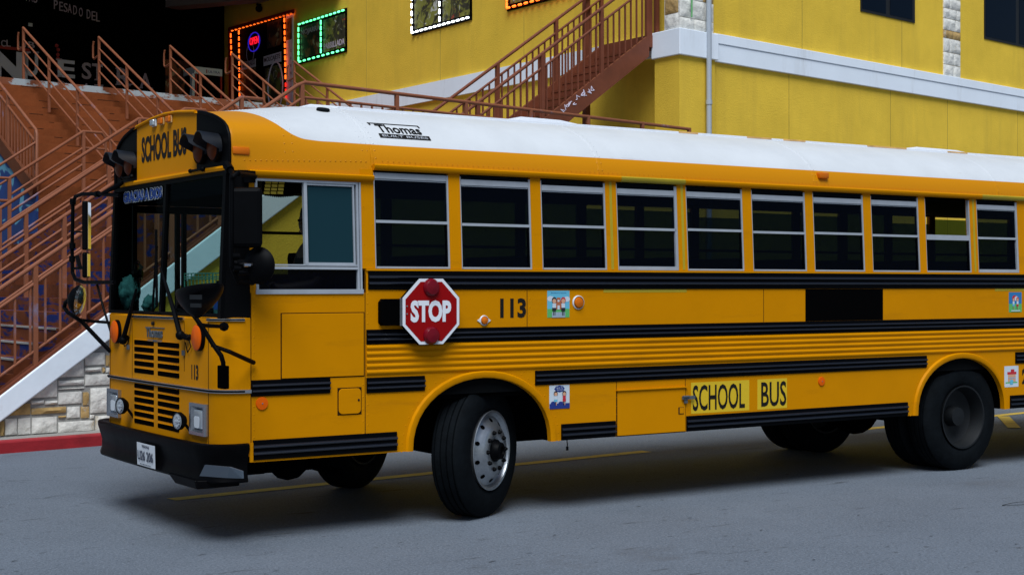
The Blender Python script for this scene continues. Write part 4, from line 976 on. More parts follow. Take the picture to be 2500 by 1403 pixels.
# marker lamps
for i, (px, py, mt) in enumerate(((372, 300, 'plate_white'), (391, 296, 'amber'), (410, 291, 'amber'))):
    c = front(px, py, 0.055); m = MB(); m.box((0.064, c.y - 0.043, c.z - 0.028), (0.076, c.y + 0.043, c.z + 0.028)); o = m.build('marker_lamp', 'plate_white' if i == 0 else 'sealant', bus, bevel=0.005)
    m = MB(); m.box((0.044, c.y - 0.037, c.z - 0.023), (0.0635, c.y + 0.037, c.z + 0.023)); m.build('lens', 'lens' if i == 0 else 'amber', o, bevel=0.008)
for (px, py) in ((588, 368), (2007, 429)):
    c = side(px, py, 0.05); c.y = on_y = 0.040 if px > 1000 else 0.062; m = MB(); hw = 0.062 if px < 1000 else 0.055
    m.box((c.x - hw, c.y - 0.024, c.z - 0.026), (c.x + hw, c.y + 0.04, c.z + 0.026)); m.build('marker_lamp', 'amber', bus, bevel=0.010, smooth=True)
# warning lamps with hoods
def warn(y, z):
    xf = cface(y) - 0.001; m = MB(); m.lathe([(0.0, 0.097), (0.030, 0.097), (0.036, 0.090)], (xf, y, z), -X, 28); b_ = m.build('warning_lamp', 'black', bus, smooth=True)
    m = MB(); m.lathe([(0.028, 0.088), (0.045, 0.068), (0.052, 0.03), (0.054, 0.0)], (xf, y, z), -X, 28); m.build('lens', 'dark_amber', b_, smooth=True)
    m = MB(); vs = []; n_ = 20
    for i in range(n_ + 1):
        a = R(-18) + R(216) * i / n_; s_ = math.sin(a); L = 0.022 + 0.115 * min(1, max(0, (s_ + 0.08) / 0.42))
        cy, cz = y - math.cos(a) * 0.100, z + math.sin(a) * 0.100
        cy2, cz2 = y - math.cos(a) * 0.096, z + math.sin(a) * 0.096 + 0.0
        vs += [(xf, cy, cz), (xf - L, cy, cz + 0.012 * s_), (xf - L, cy2, cz2 + 0.010 * s_), (xf, cy2, cz2)]
    m.add(vs, [(i * 4 + j, i * 4 + j + 1, i * 4 + j + 5, i * 4 + j + 4) for i in range(n_) for j in range(3)]); m.build('hood', 'hood_black', b_, smooth=True, auto=60)
for y in (0.255, 0.490, W - 0.490, W - 0.255): warn(y, 2.690)

# ------------------------------------------------------------------ front body
def plan(z=0.0, n=8):
    r = 0.20; pts = []
    for i in range(n + 1): a = math.pi / 2 * i / n; pts.append((Vector((0.222 * (1 - math.sin(a)), r * (1 - math.cos(a)), 0)), Vector((-math.sin(a), -math.cos(a), 0))))
    for i in range(1, 10): pts.append((Vector((-0.012 * math.sin(math.pi * i / 10), r + (W - 2 * r) * i / 10, 0)), Vector((-1, 0, 0))))
    for i in range(n + 1): a = math.pi / 2 * (1 - i / n); pts.append((Vector((0.222 * (1 - math.sin(a)), W - r * (1 - math.cos(a)), 0)), Vector((-math.sin(a), math.cos(a), 0))))
    return pts
PLN = plan()
m = MB(); m.sweep(PLN, [(0, 0.60), (0, 1.525), (-0.012, 1.534), (-0.03, 1.534), (-0.03, 0.60)]); m.build('front_panel', 'bus_yellow', bus, smooth=True, auto=45)
m = MB(); m.add([(0.0, 0.2, 1.532), (0.222, 0.01, 1.532), (0.3, 0.01, 1.532), (0.3, W - .01, 1.532), (0.222, W - .01, 1.532), (0, W - .2, 1.532)], [tuple(range(6))]); m.build('scuttle', 'black', bus)
def fx(y): # x of front surface at y
    a = min(max((y - 0.2) / (W - 0.4), 0), 1); return -0.012 * math.sin(math.pi * a)
m = MB(); m.sweep([(p, o) for p, o in PLN], [(0.0, 1.022), (0.014, 1.026), (0.014, 1.048), (0.0, 1.052)]); tr = m.build('trim_strip', 'chrome', bus)
m = MB(); m.sweep([(p, o) for p, o in PLN[1:-1]], [(0.012, 1.030), (0.018, 1.033), (0.018, 1.042), (0.012, 1.045)]); m.build('insert', 'black', tr)
for a, b in ((0.62, 1.66), (None, None)):
    m = MB()
    if a: pth = [(Vector((fx(y), y, 0)), -X) for y in (a, 1.0, 1.3, b)]
    else: pth = PLN[1:9]
    m.sweep(pth, [(0.0, 1.508), (0.013, 1.511), (0.013, 1.527), (0.0, 1.53)]); t2 = m.build('trim_strip', 'chrome', bus)
    m = MB(); m.sweep(pth, [(0.011, 1.514), (0.017, 1.516), (0.017, 1.521), (0.011, 1.524)]); m.build('insert', 'black', t2)
# seams of hood and corner, front
m = MB()
for y, z0, z1 in ((1.69, 1.055, 1.50), (0.197, 0.66, 1.50), (0.62, 1.15, 1.50), (W - 0.197, 0.66, 1.5)): m.box((fx(y) - 0.0012, y - 0.003, z0), (fx(y) + 0.003, y + 0.003, z1))
m.build('panel_seam', 'seam_shadow_gap', bus)
# grille slots
def slot(yc, z, hw, hh):
    m = MB(); pts = [(fx(yc) - 0.0015, yc + a - 0, z + b) for a, b in [(x_ , z_) for x_, z_ in rrect(-hw, hw, -hh, hh, 0.012, 3)]]
    m.extr(pts, X * 0.02); o = m.build('grille_slot', 'matte_black', bus)
    l_ = MB(); l_.bar((fx(yc) - 0.004, yc - hw + .006, z + hh + 0.003), (fx(yc) - 0.004, yc + hw - .006, z + hh + 0.003), 0.008, 0.005); l_.build('louver_lip', 'bus_yellow', o, bevel=0.002)
YC1, YC2, HW = 1.425, 0.925, 0.212
for py in (836.5, 853.5, 870.5, 888, 906): z = front(357, py, 0).z; slot(YC1, z, HW, 0.0175); slot(YC2, z, HW, 0.0175)
for py in (943.5, 960.5, 977.5, 995, 1012.5, 1030.5): z = front(357, py, 0).z; slot(YC1, z, HW, 0.0175); slot(YC2, z, HW, 0.0175)
m = MB(); rivets(m, [(fx(y) - 0.0, y, front(357, 922, 0).z) for y in [0.66 + k * 0.085 for k in range(13)]], 0.007, -X); m.build('grille_rivets', 'bus_yellow', bus)
m = MB(); c = front(362, 822, 0); text(m, 'Thomas', (-0.016, c.y, c.z), -Y, Z, 0.075, c.y - front(402, 822, 0).y, 0.02, 0, 0.004)
a = front(360, 797, 0); b = front(406, 803, 0); m.box((-0.018, b.y, a.z - 0.006), (-0.012, a.y, a.z)); m.box((-0.018, b.y + 0.05, c.z - 0.03), (-0.012, a.y - 0.05, c.z - 0.016)); m.build('maker_badge', 'dull_steel', bus)
m = MB(); c = front(380, 789, 0); m.cyl((-0.02, c.y, c.z), X, 0.014, 0.02, 12); m.build('hood_lock', 'ink', bus)
m = MB(); text(m, '113', (fx(.4) - 0.0005, front(469, 920, 0).y, 1.10), -Y, Z, 0.105, 0.125, 0.035, 0, 0.0015); m.build('lettering', 'ink', bus)
for (px, py) in ((283, 809), (483, 824)):
    c = front(px, py, -0.02); m = MB(); m.lathe([(0, 0.092), (0.014, 0.092), (0.022, 0.08), (0.024, 0)], (fx(c.y) - 0.001, c.y, c.z), -X, 30); o = m.build('turn_signal', 'black', bus, smooth=True)
    m = MB(); m.lathe([(0.0245, 0.084), (0.030, 0.088), (0.038, 0.072), (0.042, 0)], (fx(c.y) - 0.001, c.y, c.z), -X, 30); m.build('lens', 'orange_reflector', o, smooth=True)
# headlights
for cy in (0.335, W - 0.335):
    x0 = fx(cy); y0, y1, z0, z1 = cy - 0.135, cy + 0.135, 0.728, 0.945
    xi = x0 - 0.002
    m = MB()
    for (ya, yb, za, zb) in ((y0, y1, z0, z0 + .022), (y0, y1, z1 - .022, z1), (y0, y0 + .022, z0 + .022, z1 - .022), (y1 - .022, y1, z0 + .022, z1 - .022)): m.box((x0 - 0.030, ya, za), (xi + 0.006, yb, zb))
    i0, i1 = (y0 + .022, y1 - .022), (y0 + .055, y1 - .055); k0, k1 = (z0 + .022, z1 - .022), (z0 + .045, z1 - .045)
    vs = [(x0 - 0.026, i0[0], k0[0]), (x0 - 0.026, i0[1], k0[0]), (x0 - 0.026, i0[1], k0[1]), (x0 - 0.026, i0[0], k0[1]), (xi, i1[0], k1[0]), (xi, i1[1], k1[0]), (xi, i1[1], k1[1]), (xi, i1[0], k1[1])]
    m.add(vs, [(i, (i + 1) % 4, (i + 1) % 4 + 4, i + 4) for i in range(4)])
    o = m.build('headlight', 'bezel', bus)
    m = MB(); m.extr([(xi - 0.020, cy + a, (z0 + z1) / 2 + b) for a, b in rrect(-0.078, 0.078, -0.066, 0.066, 0.02, 4)], X * 0.02); m.build('lens', 'lens', o, bevel=0.008, smooth=True)
    m = MB(); m.extr([(xi - 0.0215, cy + a + 0.01, (z0 + z1) / 2 - 0.01 + b) for a, b in rrect(-0.045, 0.05, -0.05, 0.03, 0.02, 4)], X * 0.001); m.build('reflector', 'plate_white', o)
# small round auxiliary lamps
for (px, py) in ((297, 990), (437, 1027)):
    c = front(px, py, -0.09); m = MB(); ax = Vector((-0.97, -0.22, 0)).normalized(); m.lathe([(-0.045, 0.0), (-0.04, 0.04), (-0.01, 0.062), (0.015, 0.064), (0.018, 0.056)], c, ax, 24); m.bar(c - ax * 0.03, c - ax * 0.03 + Vector((0.06, -0.02, -0.09)), 0.02); o = m.build('fog_lamp', 'black', bus, smooth=True)
    m = MB(); m.lathe([(0.012, 0.057), (0.014, 0.0)], c, ax, 24)
    for i in range(12): a = i * math.pi / 6; m.sph(c + ax * 0.015 + Vector((0, math.cos(a) * 0.037, math.sin(a) * 0.037)), 0.009, 6)
    m.sph(c + ax * 0.015, 0.012, 6); m.sph(c + ax * 0.015 + Y * .022, 0.010, 6); m.sph(c + ax * 0.015 - Y * .022, 0.010, 6)
    m.build('lens', 'lens', o, smooth=True)
for (px, py) in ((318, 846), (453, 860)):   # hood latches with little cables
    c = front(px, py, 0); m = MB(); m.box((-0.022, c.y - 0.02, c.z - 0.02), (-0.012, c.y + 0.02, c.z + 0.015)); m.build('latch', 'dull_steel', bus)
for pts in (((300, 832), (304, 845), (312, 838), (316, 822)), ((461, 828), (466, 845), (458, 860), (452, 835))):
    m = MB(); m.tube([front(a, b, -0.02) for a, b in pts], 0.004, 6); m.build('latch_cable', 'black', bus)
# bumper
F_ = lambda a, b, x: front(a, b, x)
def bplan():
    pts = [(0.205, -0.012), (0.10, -0.018), (0.02, 0.01), (-0.05, 0.07), (-0.095, 0.22), (-0.115, 0.7), (-0.12, 1.21), (-0.115, 1.8), (-0.10, 2.2), (-0.05, 2.37), (0.02, 2.43), (0.12, 2.45), (0.22, 2.45)]
    out = []
    for i, p_ in enumerate(pts):
        a = Vector((*pts[max(i - 1, 0)], 0)); b = Vector((*pts[min(i + 1, len(pts) - 1)], 0)); t = (b - a).normalized(); out.append((Vector((*p_, 0)), Vector((-t.y, t.x, 0)) * 1.0))
    return out
bp = [(p_, o if o.x < 0.05 else -o) for p_, o in bplan()]
bp = [(p_, (Vector((o.x, o.y, 0)) if (Vector((-1, 0, 0)).dot(o) >= -0.01) else -o)) for p_, o in bp]
cen = Vector((1.0, W / 2, 0)); bp = [(p_, o if (p_ - cen).dot(o) > 0 else -o) for p_, o in bp]
m = MB(); m.sweep(bp, [(-0.10, 0.672), (-0.012, 0.690), (0.004, 0.680), (0.006, 0.655), (-0.010, 0.60), (-0.028, 0.54), (-0.026, 0.48), (-0.012, 0.436), (-0.022, 0.424), (-0.10, 0.43)])
bmp = m.build('bumper', 'bumper', bus, smooth=True, auto=50)
m = MB(); m.extr([(-0.118, 0.66, 0.445), (-0.118, 0.15, 0.445), (-0.11, 0.13, 0.385), (-0.115, 0.52, 0.385)], X * 0.10); m.extr([(-0.02, 0.13, 0.385), (0.16, 0.04, 0.40), (0.16, 0.04, 0.445), (-0.11, 0.13, 0.445), (-0.11, 0.13, 0.385)], Y * 0.04); m.build('tow_step', 'bumper', bmp, bevel=0.008)
m = MB(); P4 = [F_(500, 1134, -0.125), F_(560, 1139, -0.122), F_(590, 1149, -0.085)], [F_(487, 1161, -0.125), F_(555, 1166, -0.122), F_(591, 1167, -0.085)]
m.add(P4[0] + P4[1] + [p_ + X * 0.012 for p_ in P4[0] + P4[1]], [(0, 1, 4, 3), (1, 2, 5, 4), (6, 7, 10, 9), (7, 8, 11, 10), (0, 6, 7, 1), (1, 7, 8, 2), (3, 4, 10, 9), (4, 5, 11, 10), (0, 3, 9, 6), (2, 8, 11, 5)]); m.build('step_plate', 'step_grey', bmp)
m = MB(); m.box((0.212, -0.012, 0.56), (0.235, 0.0, 0.69)); m.build('bumper_bracket', 'bus_yellow', bus)
# number plate
PX = -0.132; c0 = front(334, 1120, PX); c1 = front(378, 1070, PX)
pl = MB(); vs = []
for i in range(7):
    y = c0.y + (c1.y - c0.y) * i / 6; zz = 0.003 * math.sin(i / 6 * math.pi)
    vs += [(PX - zz + 0.004, y, 0.448), (PX - zz * .2, y, 0.612)]
pl.add(vs, [(2 * i, 2 * i + 2, 2 * i + 3, 2 * i + 1) for i in range(6)]); plo = pl.build('number_plate', 'plate_white', bus, smooth=True)
m = MB(); wy = c0.y - c1.y
text(m, 'U26 206', (PX - 0.0045, c0.y - wy * .08, 0.488), -Y, Z, 0.070, wy * .84, 0.012, 0, 0.001); text(m, 'TEXAS', (PX - 0.0045, c0.y - wy * .30, 0.582), -Y, Z, 0.018, wy * .4, 0.015, 0, 0.001); text(m, 'THE LONE STAR STATE', (PX - 0.0045, c0.y - wy * .2, 0.458), -Y, Z, 0.007, wy * .6, 0.0, 0, 0.001)
m.cyl((PX - 0.017, (c0.y + c1.y) / 2, 0.522), X, 0.006, 0.002, 6); m.build('lettering', 'plate_ink', plo)

# ------------------------------------------------------------------ windscreen and corners
WX0, WX1, WZ0, WZ1 = 0.048, 0.092, 1.545, 2.522
def wsx(z): return WX0 + (WX1 - WX0) * (z - WZ0) / (WZ1 - WZ0)
def wbar(mb, ya, za, yb, zb, w_, d=0.03): mb.bar((wsx(za), ya, za), (wsx(zb), yb, zb), w_, d, upv=X)
fm = MB()
for (ya, yb) in ((0.10, 1.165), (1.255, W - 0.10)): pass
fm.box((0.03, 0.06, 1.533), (0.09, W - 0.06, 1.560)); fm.box((0.075, 0.06, 2.495), (0.13, W - 0.06, 2.530))
for y in (0.085, W - 0.085): wbar(fm, y, 1.56, y, 2.50, 0.05, 0.04)
wbar(fm, 1.21, 1.56, 1.21, 2.50, 0.045, 0.035); wf = fm.build('windscreen', 'black', bus)
for (ya, yb) in ((0.11, 1.188), (1.232, W - 0.11)):
    m = MB(); m.add([(wsx(1.56), ya, 1.558), (wsx(1.56), yb, 1.558), (wsx(2.5), yb, 2.497), (wsx(2.5), ya, 2.497)], [(0, 1, 2, 3)]); m.build('pane', 'windscreen_glass', wf)
    m = MB(); m.add([(wsx(2.36) + 0.004, ya, 2.37), (wsx(2.36) + 0.004, yb, 2.37), (wsx(2.5) + 0.004, yb, 2.497), (wsx(2.5) + 0.004, ya, 2.497)], [(0, 1, 2, 3)]); m.build('sun_band', 'tinted_glass', wf)
for s_ in (0, 1):
    yy = (lambda y: y if not s_ else W - y)
    m = MB(); m.add([(wsx(1.535), yy(0.062), 1.535), (0.221, yy(0.004), 1.535), (0.221, yy(0.030), 2.53), (wsx(2.53), yy(0.066), 2.53)] + [(wsx(1.535) + .02, yy(0.09), 1.535), (0.221, yy(0.05), 1.535), (0.221, yy(0.07), 2.53), (wsx(2.53) + .02, yy(0.10), 2.53)], [(0, 1, 2, 3), (4, 5, 6, 7), (0, 1, 5, 4), (3, 2, 6, 7), (0, 3, 7, 4), (1, 2, 6, 5)]); cp = m.build('corner_post', 'black', bus)
m = MB(); a = front(303, 497, 0.085); b = front(396, 470, 0.085)
xs_ = wsx(2.45) - 0.006
text(m, 'GRACIAS A DIOS', (xs_ - 0.003, a.y, 2.405), -Y, Z, 0.075, a.y - b.y, 0.02, 0, 0.001)
m.build('sticker_lettering', 'bottle_blue', wf)
m = MB(); text(m, 'GRACIAS A DIOS', (xs_ + 0.000, a.y + 0.008, 2.396), -Y, Z, 0.096, a.y - b.y + 0.020, 0.10, 0, 0.0008); m.build('sticker_outline', 'plate_white', wf)
m = MB(); text(m, 'GRACIAS A DIOS', (xs_ - 0.0015, a.y + 0.004, 2.400), -Y, Z, 0.086, a.y - b.y + 0.010, 0.065, 0, 0.0008); m.build('sticker_outline', 'matte_black', wf)

# ------------------------------------------------------------------ interior shell
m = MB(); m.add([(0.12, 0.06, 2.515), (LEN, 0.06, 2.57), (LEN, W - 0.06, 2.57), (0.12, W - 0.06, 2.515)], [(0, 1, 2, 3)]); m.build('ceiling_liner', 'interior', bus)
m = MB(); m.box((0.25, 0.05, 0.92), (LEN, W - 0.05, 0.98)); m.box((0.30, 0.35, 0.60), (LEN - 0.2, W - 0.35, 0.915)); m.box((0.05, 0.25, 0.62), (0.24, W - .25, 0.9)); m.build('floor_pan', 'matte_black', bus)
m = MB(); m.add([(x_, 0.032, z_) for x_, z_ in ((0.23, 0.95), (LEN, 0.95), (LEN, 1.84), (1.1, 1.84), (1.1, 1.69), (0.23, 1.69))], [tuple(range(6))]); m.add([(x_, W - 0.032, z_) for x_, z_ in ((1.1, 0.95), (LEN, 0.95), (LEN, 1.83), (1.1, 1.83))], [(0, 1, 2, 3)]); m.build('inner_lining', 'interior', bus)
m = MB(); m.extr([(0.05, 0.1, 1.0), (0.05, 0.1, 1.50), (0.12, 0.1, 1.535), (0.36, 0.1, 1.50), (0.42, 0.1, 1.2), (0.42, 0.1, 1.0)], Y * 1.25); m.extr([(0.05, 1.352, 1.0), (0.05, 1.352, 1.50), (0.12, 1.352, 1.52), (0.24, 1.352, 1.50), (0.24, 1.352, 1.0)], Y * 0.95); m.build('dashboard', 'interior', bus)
m = MB(); c = Vector((0.62, 0.62, 1.62)); ax = Vector((-0.5, 0, 0.87)); e1 = Y; e2 = ax.cross(e1)
m.tube([c + e1 * math.cos(i * .2618) * .23 + e2 * math.sin(i * .2618) * .23 for i in range(24)], 0.014, 8, closed=True); m.bar(c - e1 * .22, c + e1 * .22, 0.03, 0.012); m.bar(c, Vector((0.38, 0.62, 1.3)), 0.05); m.build('steering_wheel', 'black', bus)
# far side windows and entrance door
fw_ = MB(); yf = W - 0.045
fw_.box((0.222, yf, 2.545), (LEN, yf + 0.04, 2.60)); fw_.box((1.062, yf, 1.83), (1.115, yf + .04, 2.545))
FT = {5: 2.505, 6: 2.505, 7: 2.455, 8: 2.52, 9: 2.512, 11: 2.46, 12: 2.52, 13: 2.505}
fx0 = [(1.12, 1.80)] + WX[1:]
for (a, b), (c_, d_) in zip(fx0, fx0[1:] + [(LEN, 0)]): fw_.box((b, yf, 1.83), (c_, yf + 0.04, 2.545))
fo = fw_.build('far_window_band', 'bus_yellow', bus)
for i, (a, b) in enumerate(fx0):
    m = MB(); m.box((a, yf + 0.01, 2.10 if i else 2.19), (b, yf + 0.03, 2.125 if i else 2.215)); m.build('far_meeting_rail', 'black', fo)
    if i == 0: m = MB(); m.add([(a, yf + 0.02, 1.84), (b, yf + 0.02, 1.84), (b, yf + 0.02, 2.545), (a, yf + 0.02, 2.545)], [(0, 1, 2, 3)]); m.build('far_pane', 'olive_glass', fo); continue
    m = MB(); m.add([(a, yf + 0.02, 1.84), (b, yf + 0.02, 1.84), (b, yf + 0.02, FT.get(i, 2.545)), (a, yf + 0.02, FT.get(i, 2.545))], [(0, 1, 2, 3)]); m.build('far_pane', 'far_glass', fo)
dm = MB()
for xx in (0.235, 0.60, 0.655, 1.03): dm.box((xx, W - 0.05, 0.68), (xx + 0.035, W - 0.01, 2.40))
dm.box((0.27, W - 0.05, 0.68), (0.599, W - 0.01, 0.80)); dm.box((0.691, W - 0.05, 0.68), (1.029, W - 0.01, 0.80)); dm.box((0.235, W - 0.05, 2.402), (1.066, W - 0.01, 2.544)); dm.box((0.27, W - 0.05, 2.34), (1.029, W - 0.01, 2.399))
do = dm.build('entrance_door', 'black', bus)
for a, b in ((0.27, 0.60), (0.69, 1.03)): m = MB(); m.add([(a, W - 0.03, 0.8), (b, W - 0.03, 0.8), (b, W - 0.03, 2.34), (a, W - 0.03, 2.34)], [(0, 1, 2, 3)]); m.build('pane', 'windscreen_glass', do)
m = MB(); m.tube([(1.12, W - 0.35, 0.98), (1.12, W - 0.35, 2.52)], 0.018, 8); m.tube([(1.12, W - .35, 1.75), (1.12, W - 0.06, 1.75)], 0.015, 8); m.build('grab_pole', 'black', bus)
m = MB(); m.box((1.14, W - 0.9, 0.98), (1.17, W - 0.07, 1.62)); m.build('modesty_panel', 'interior', bus)
# seats
first = []
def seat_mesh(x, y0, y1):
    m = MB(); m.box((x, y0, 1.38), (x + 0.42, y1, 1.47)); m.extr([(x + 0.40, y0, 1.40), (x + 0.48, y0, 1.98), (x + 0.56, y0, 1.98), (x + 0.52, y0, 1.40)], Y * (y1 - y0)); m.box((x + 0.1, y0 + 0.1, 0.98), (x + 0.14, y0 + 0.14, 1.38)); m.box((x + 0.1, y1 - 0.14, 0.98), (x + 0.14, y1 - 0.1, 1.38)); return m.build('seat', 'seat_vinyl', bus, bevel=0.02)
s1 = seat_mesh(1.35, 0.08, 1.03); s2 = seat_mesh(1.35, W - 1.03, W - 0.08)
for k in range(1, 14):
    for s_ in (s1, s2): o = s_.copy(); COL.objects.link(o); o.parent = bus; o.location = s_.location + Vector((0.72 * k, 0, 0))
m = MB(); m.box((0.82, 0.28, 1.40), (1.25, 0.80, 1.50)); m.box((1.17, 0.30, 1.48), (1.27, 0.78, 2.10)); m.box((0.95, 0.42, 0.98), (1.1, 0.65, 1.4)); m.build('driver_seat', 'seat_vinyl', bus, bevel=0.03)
m = MB(); a = onp = side(646, 440, 0.30)
m.box((0.60, 0.55, 2.40), (0.80, 0.62, 2.50)); m.build('ceiling_bracket', 'interior', bus)
# pierced sun visor inside the driver's glass
m = MB(); c0_ = side(640, 438, 0.12); c1_ = side(742, 474, 0.12); m.box((c0_.x, 0.12, c1_.z), (c1_.x, 0.125, c0_.z)); vz = m.build('sun_visor', 'matte_black', bus)
m = MB()
for r_ in range(4):
    for cc in range(3): a = side(648 + cc * 16.5 - r_ * 1.2, 441 + r_ * 8.5, 0.117); m.box((a.x, 0.1165, a.z - 0.02), (a.x + 0.042, 0.1185, a.z - 0.002))
m.build('visor_slots', 'sign_yellow', vz)
m = MB(); m.add([(x_, 0.122, z_) for x_, z_ in [(side(652 + i * 2.6, 474 + (5 if i % 2 else 2) + 4 * math.sin(i / 24 * 3.14), 0.122).x, side(652 + i * 2.6, 474 + (5 if i % 2 else 2) + 4 * math.sin(i / 24 * 3.14), 0.122).z) for i in range(25)]] + [(c1_.x - .1, 0.122, c1_.z + .01), (c0_.x + .05, .122, c1_.z + .01)], [tuple(range(27))]); m.build('visor_fringe', 'matte_black', vz)

# ------------------------------------------------------------------ wheels
def wheel(cx, cy, cz, ang, tyre_r=0.505, tw=0.275, kind='front', name='wheel'):
    c = Vector((cx, cy, cz)); n_ = Vector((math.sin(ang), -math.cos(ang), 0)); h = tw / 2
    root = MB(); tp = [(-h + 0.03, 0.30), (-h, 0.36), (-h + 0.004, 0.43), (-h + 0.03, tyre_r - 0.015), (-h + 0.045, tyre_r - 0.002)]
    for g_ in (-0.075, -0.025, 0.025, 0.075): tp += [(g_ - 0.007, tyre_r), (g_ - 0.005, tyre_r - 0.016), (g_ + 0.005, tyre_r - 0.016), (g_ + 0.007, tyre_r)]
    tp += [(h - 0.045, tyre_r - 0.002), (h - 0.03, tyre_r - 0.015), (h - 0.012, 0.455), (h - 0.004, 0.43), (h, 0.38), (h - 0.002, 0.33), (h - 0.02, 0.298), (h - 0.05, 0.29)]
    root.lathe(tp, c, n_, 72); wo = root.build(name, 'rubber', bus, smooth=True, auto=28)
    if kind == 'front':
        rp_ = [(h - 0.06, 0.285), (h - 0.004, 0.292), (h + 0.004, 0.302), (h + 0.008, 0.298), (h + 0.004, 0.286), (h - 0.016, 0.276), (h - 0.026, 0.262), (h - 0.020, 0.245), (h + 0.004, 0.215), (h + 0.030, 0.190), (h + 0.040, 0.175), (h + 0.040, 0.105), (h + 0.030, 0.085), (h + 0.010, 0.0)]
        m = MB(); m.lathe(rp_, c, n_, 64); ro = m.build('rim', 'wheel_alu', wo, smooth=True, auto=35)
        x = n_.cross(Z).normalized(); y = x.cross(n_)
        for i in range(10):
            a = 2 * math.pi * (i + 0.5) / 10; p_ = c + (x * math.cos(a) + y * math.sin(a)) * 0.228 + n_ * (h - 0.006); rad = (x * math.cos(a) + y * math.sin(a)); tn = (-x * math.sin(a) + y * math.cos(a)); nn_ = (n_ * 0.72 + rad * 0.69).normalized(); e_ = rad - nn_ * rad.dot(nn_); e_.normalize()
            m = MB(); vs = [p_ + nn_ * 0.004 + e_ * math.cos(t * .5236) * 0.019 + tn * math.sin(t * .5236) * 0.016 for t in range(12)]; m.extr(vs, -nn_ * 0.02); m.build('hand_hole', 'matte_black', wo)
        for i in range(10):
            a = 2 * math.pi * i / 10; p_ = c + (x * math.cos(a) + y * math.sin(a)) * 0.143 + n_ * (h + 0.040); m = MB(); m.lathe([(-0.005, 0.018), (0.010, 0.016), (0.022, 0.010), (0.024, 0)], p_, n_, 8); m.build('wheel_nut', 'black', wo)
        m = MB(); m.lathe([(h + 0.010, 0.086), (h + 0.042, 0.084), (h + 0.055, 0.070), (h + 0.085, 0.062), (h + 0.092, 0.050), (h + 0.092, 0.036), (h + 0.075, 0.032), (h + 0.075, 0.0)], c, n_, 32); m.build('hub', 'black', wo, smooth=True)
    else:
        rp_ = [(h - 0.05, 0.285), (h - 0.004, 0.292), (h + 0.004, 0.300), (h + 0.002, 0.285), (h - 0.05, 0.268), (h - 0.13, 0.255), (h - 0.155, 0.20), (h - 0.15, 0.10), (h - 0.06, 0.085), (h - 0.05, 0.0)]
        m = MB(); m.lathe(rp_, c, n_, 48); ro = m.build('rim', 'rim_dark', wo, smooth=True, auto=40)
    return wo
A27 = R(30)
wheel(2.165, 0.245, 0.505, A27); wheel(2.13, W - 0.20, 0.505, A27, kind='rear')
for y in (0.175, 0.475, W - 0.475, W - 0.175): wheel(7.49, y, 0.505, 0.0, kind='rear')
m = MB(); m.tube([(2.13, 0.4, 0.48), (2.13, W - 0.4, 0.48)], 0.06, 10); m.tube([(7.40, 0.4, 0.50), (7.40, W - 0.4, 0.50)], 0.09, 12); m.sph((7.25, 1.2, 0.50), 0.24, 16); m.box((0.9, 0.75, 0.48), (LEN - 1, 0.85, 0.75)); m.box((0.9, W - .85, 0.48), (LEN - 1, W - .75, 0.75))
m.box((8.6, 0.5, 0.50), (LEN - .2, 1.9, 0.9)); m.box((6.0, 0.6, 0.5), (6.6, 1.6, 0.7)); m.sph((0.75, 0.55, 0.50), 0.16, 12); m.cyl((0.95, 1.1, 0.45), X, 0.12, 0.7, 16); m.box((0.05, 0.4, 0.42), (0.5, 2.0, 0.66)); m.tube([(1.2, 0.6, 0.36), (1.0, 1.4, 0.42), (1.3, 1.9, 0.45)], 0.03, 8); m.build('chassis', 'matte_black', bus)
m = MB(); m.box((1.375, 0.08, 0.66), (1.455, 0.14, 0.70)); m.build('bracket', 'dull_steel', bus)
m = MB(); m.tube([(2.86, 0.02, 0.56), (2.865, 0.02, 0.52), (2.862, 0.02, 0.50)], 0.004, 6); m.box((2.855, 0.015, 0.475), (2.872, 0.025, 0.505)); m.build('ground_strap', 'black', bus)

# ------------------------------------------------------------------ stop arm, lettering, lamps on the side
YS = -0.10
cS = side(1053, 760, YS); rS = (side(1122, 760, YS).x - side(984, 760, YS).x) / 2
def octa(r, y): return [(cS.x + r / math.cos(R(22.5)) * math.cos(R(22.5 + 45 * i)), y, cS.z + r / math.cos(R(22.5)) * math.sin(R(22.5 + 45 * i))) for i in range(8)]
m = MB(); m.extr(octa(rS + 0.004, YS + 0.004), Y * 0.02); sa = m.build('stop_arm', 'matte_black', bus)
m = MB(); m.extr(octa(rS, YS), Y * 0.004); m.build('border', 'white_paint', sa)
m = MB(); m.extr(octa(rS * 0.905, YS - 0.002), Y * 0.0018); m.build('face', 'red_sign', sa)
m = MB(); text(m, 'STOP', (side(1002, 787, YS).x, YS - 0.003, side(1002, 787, YS).z), X, Z, side(1002, 733, YS).z - side(1002, 787, YS).z, side(1101, 760, YS).x - side(1002, 760, YS).x, 0.045, 0, 0.001, lsp=0.98); m.build('lettering', 'white_paint', sa)
for s_ in (1, -1):
    m = MB(); m.lathe([(0, 0.066), (0.012, 0.064), (0.03, 0.050), (0.036, 0.02), (0.037, 0)], (cS.x - 0.003, YS - 0.002, cS.z + s_ * rS * 0.73), -Y, 28); m.build('flasher', 'red_lamp', sa, smooth=True)
m = MB(); m.extr([(1.192, -0.002, 1.49), (1.212, -0.002, 1.465), (1.37, -0.002, 1.465), (1.37, -0.002, 1.655), (1.212, -0.002, 1.655), (1.192, -0.002, 1.63)], -Y * 0.05); m.build('actuator_box', 'matte_black', sa, bevel=0.004)
m = MB(); m.box((side(978, 760, -.09).x, -0.092, side(978, 795, -.09).z), (side(988, 760, -.09).x, -0.078, side(978, 727, -.09).z)); hp = m.build('hinge_plate', 'alu', sa); m = MB()
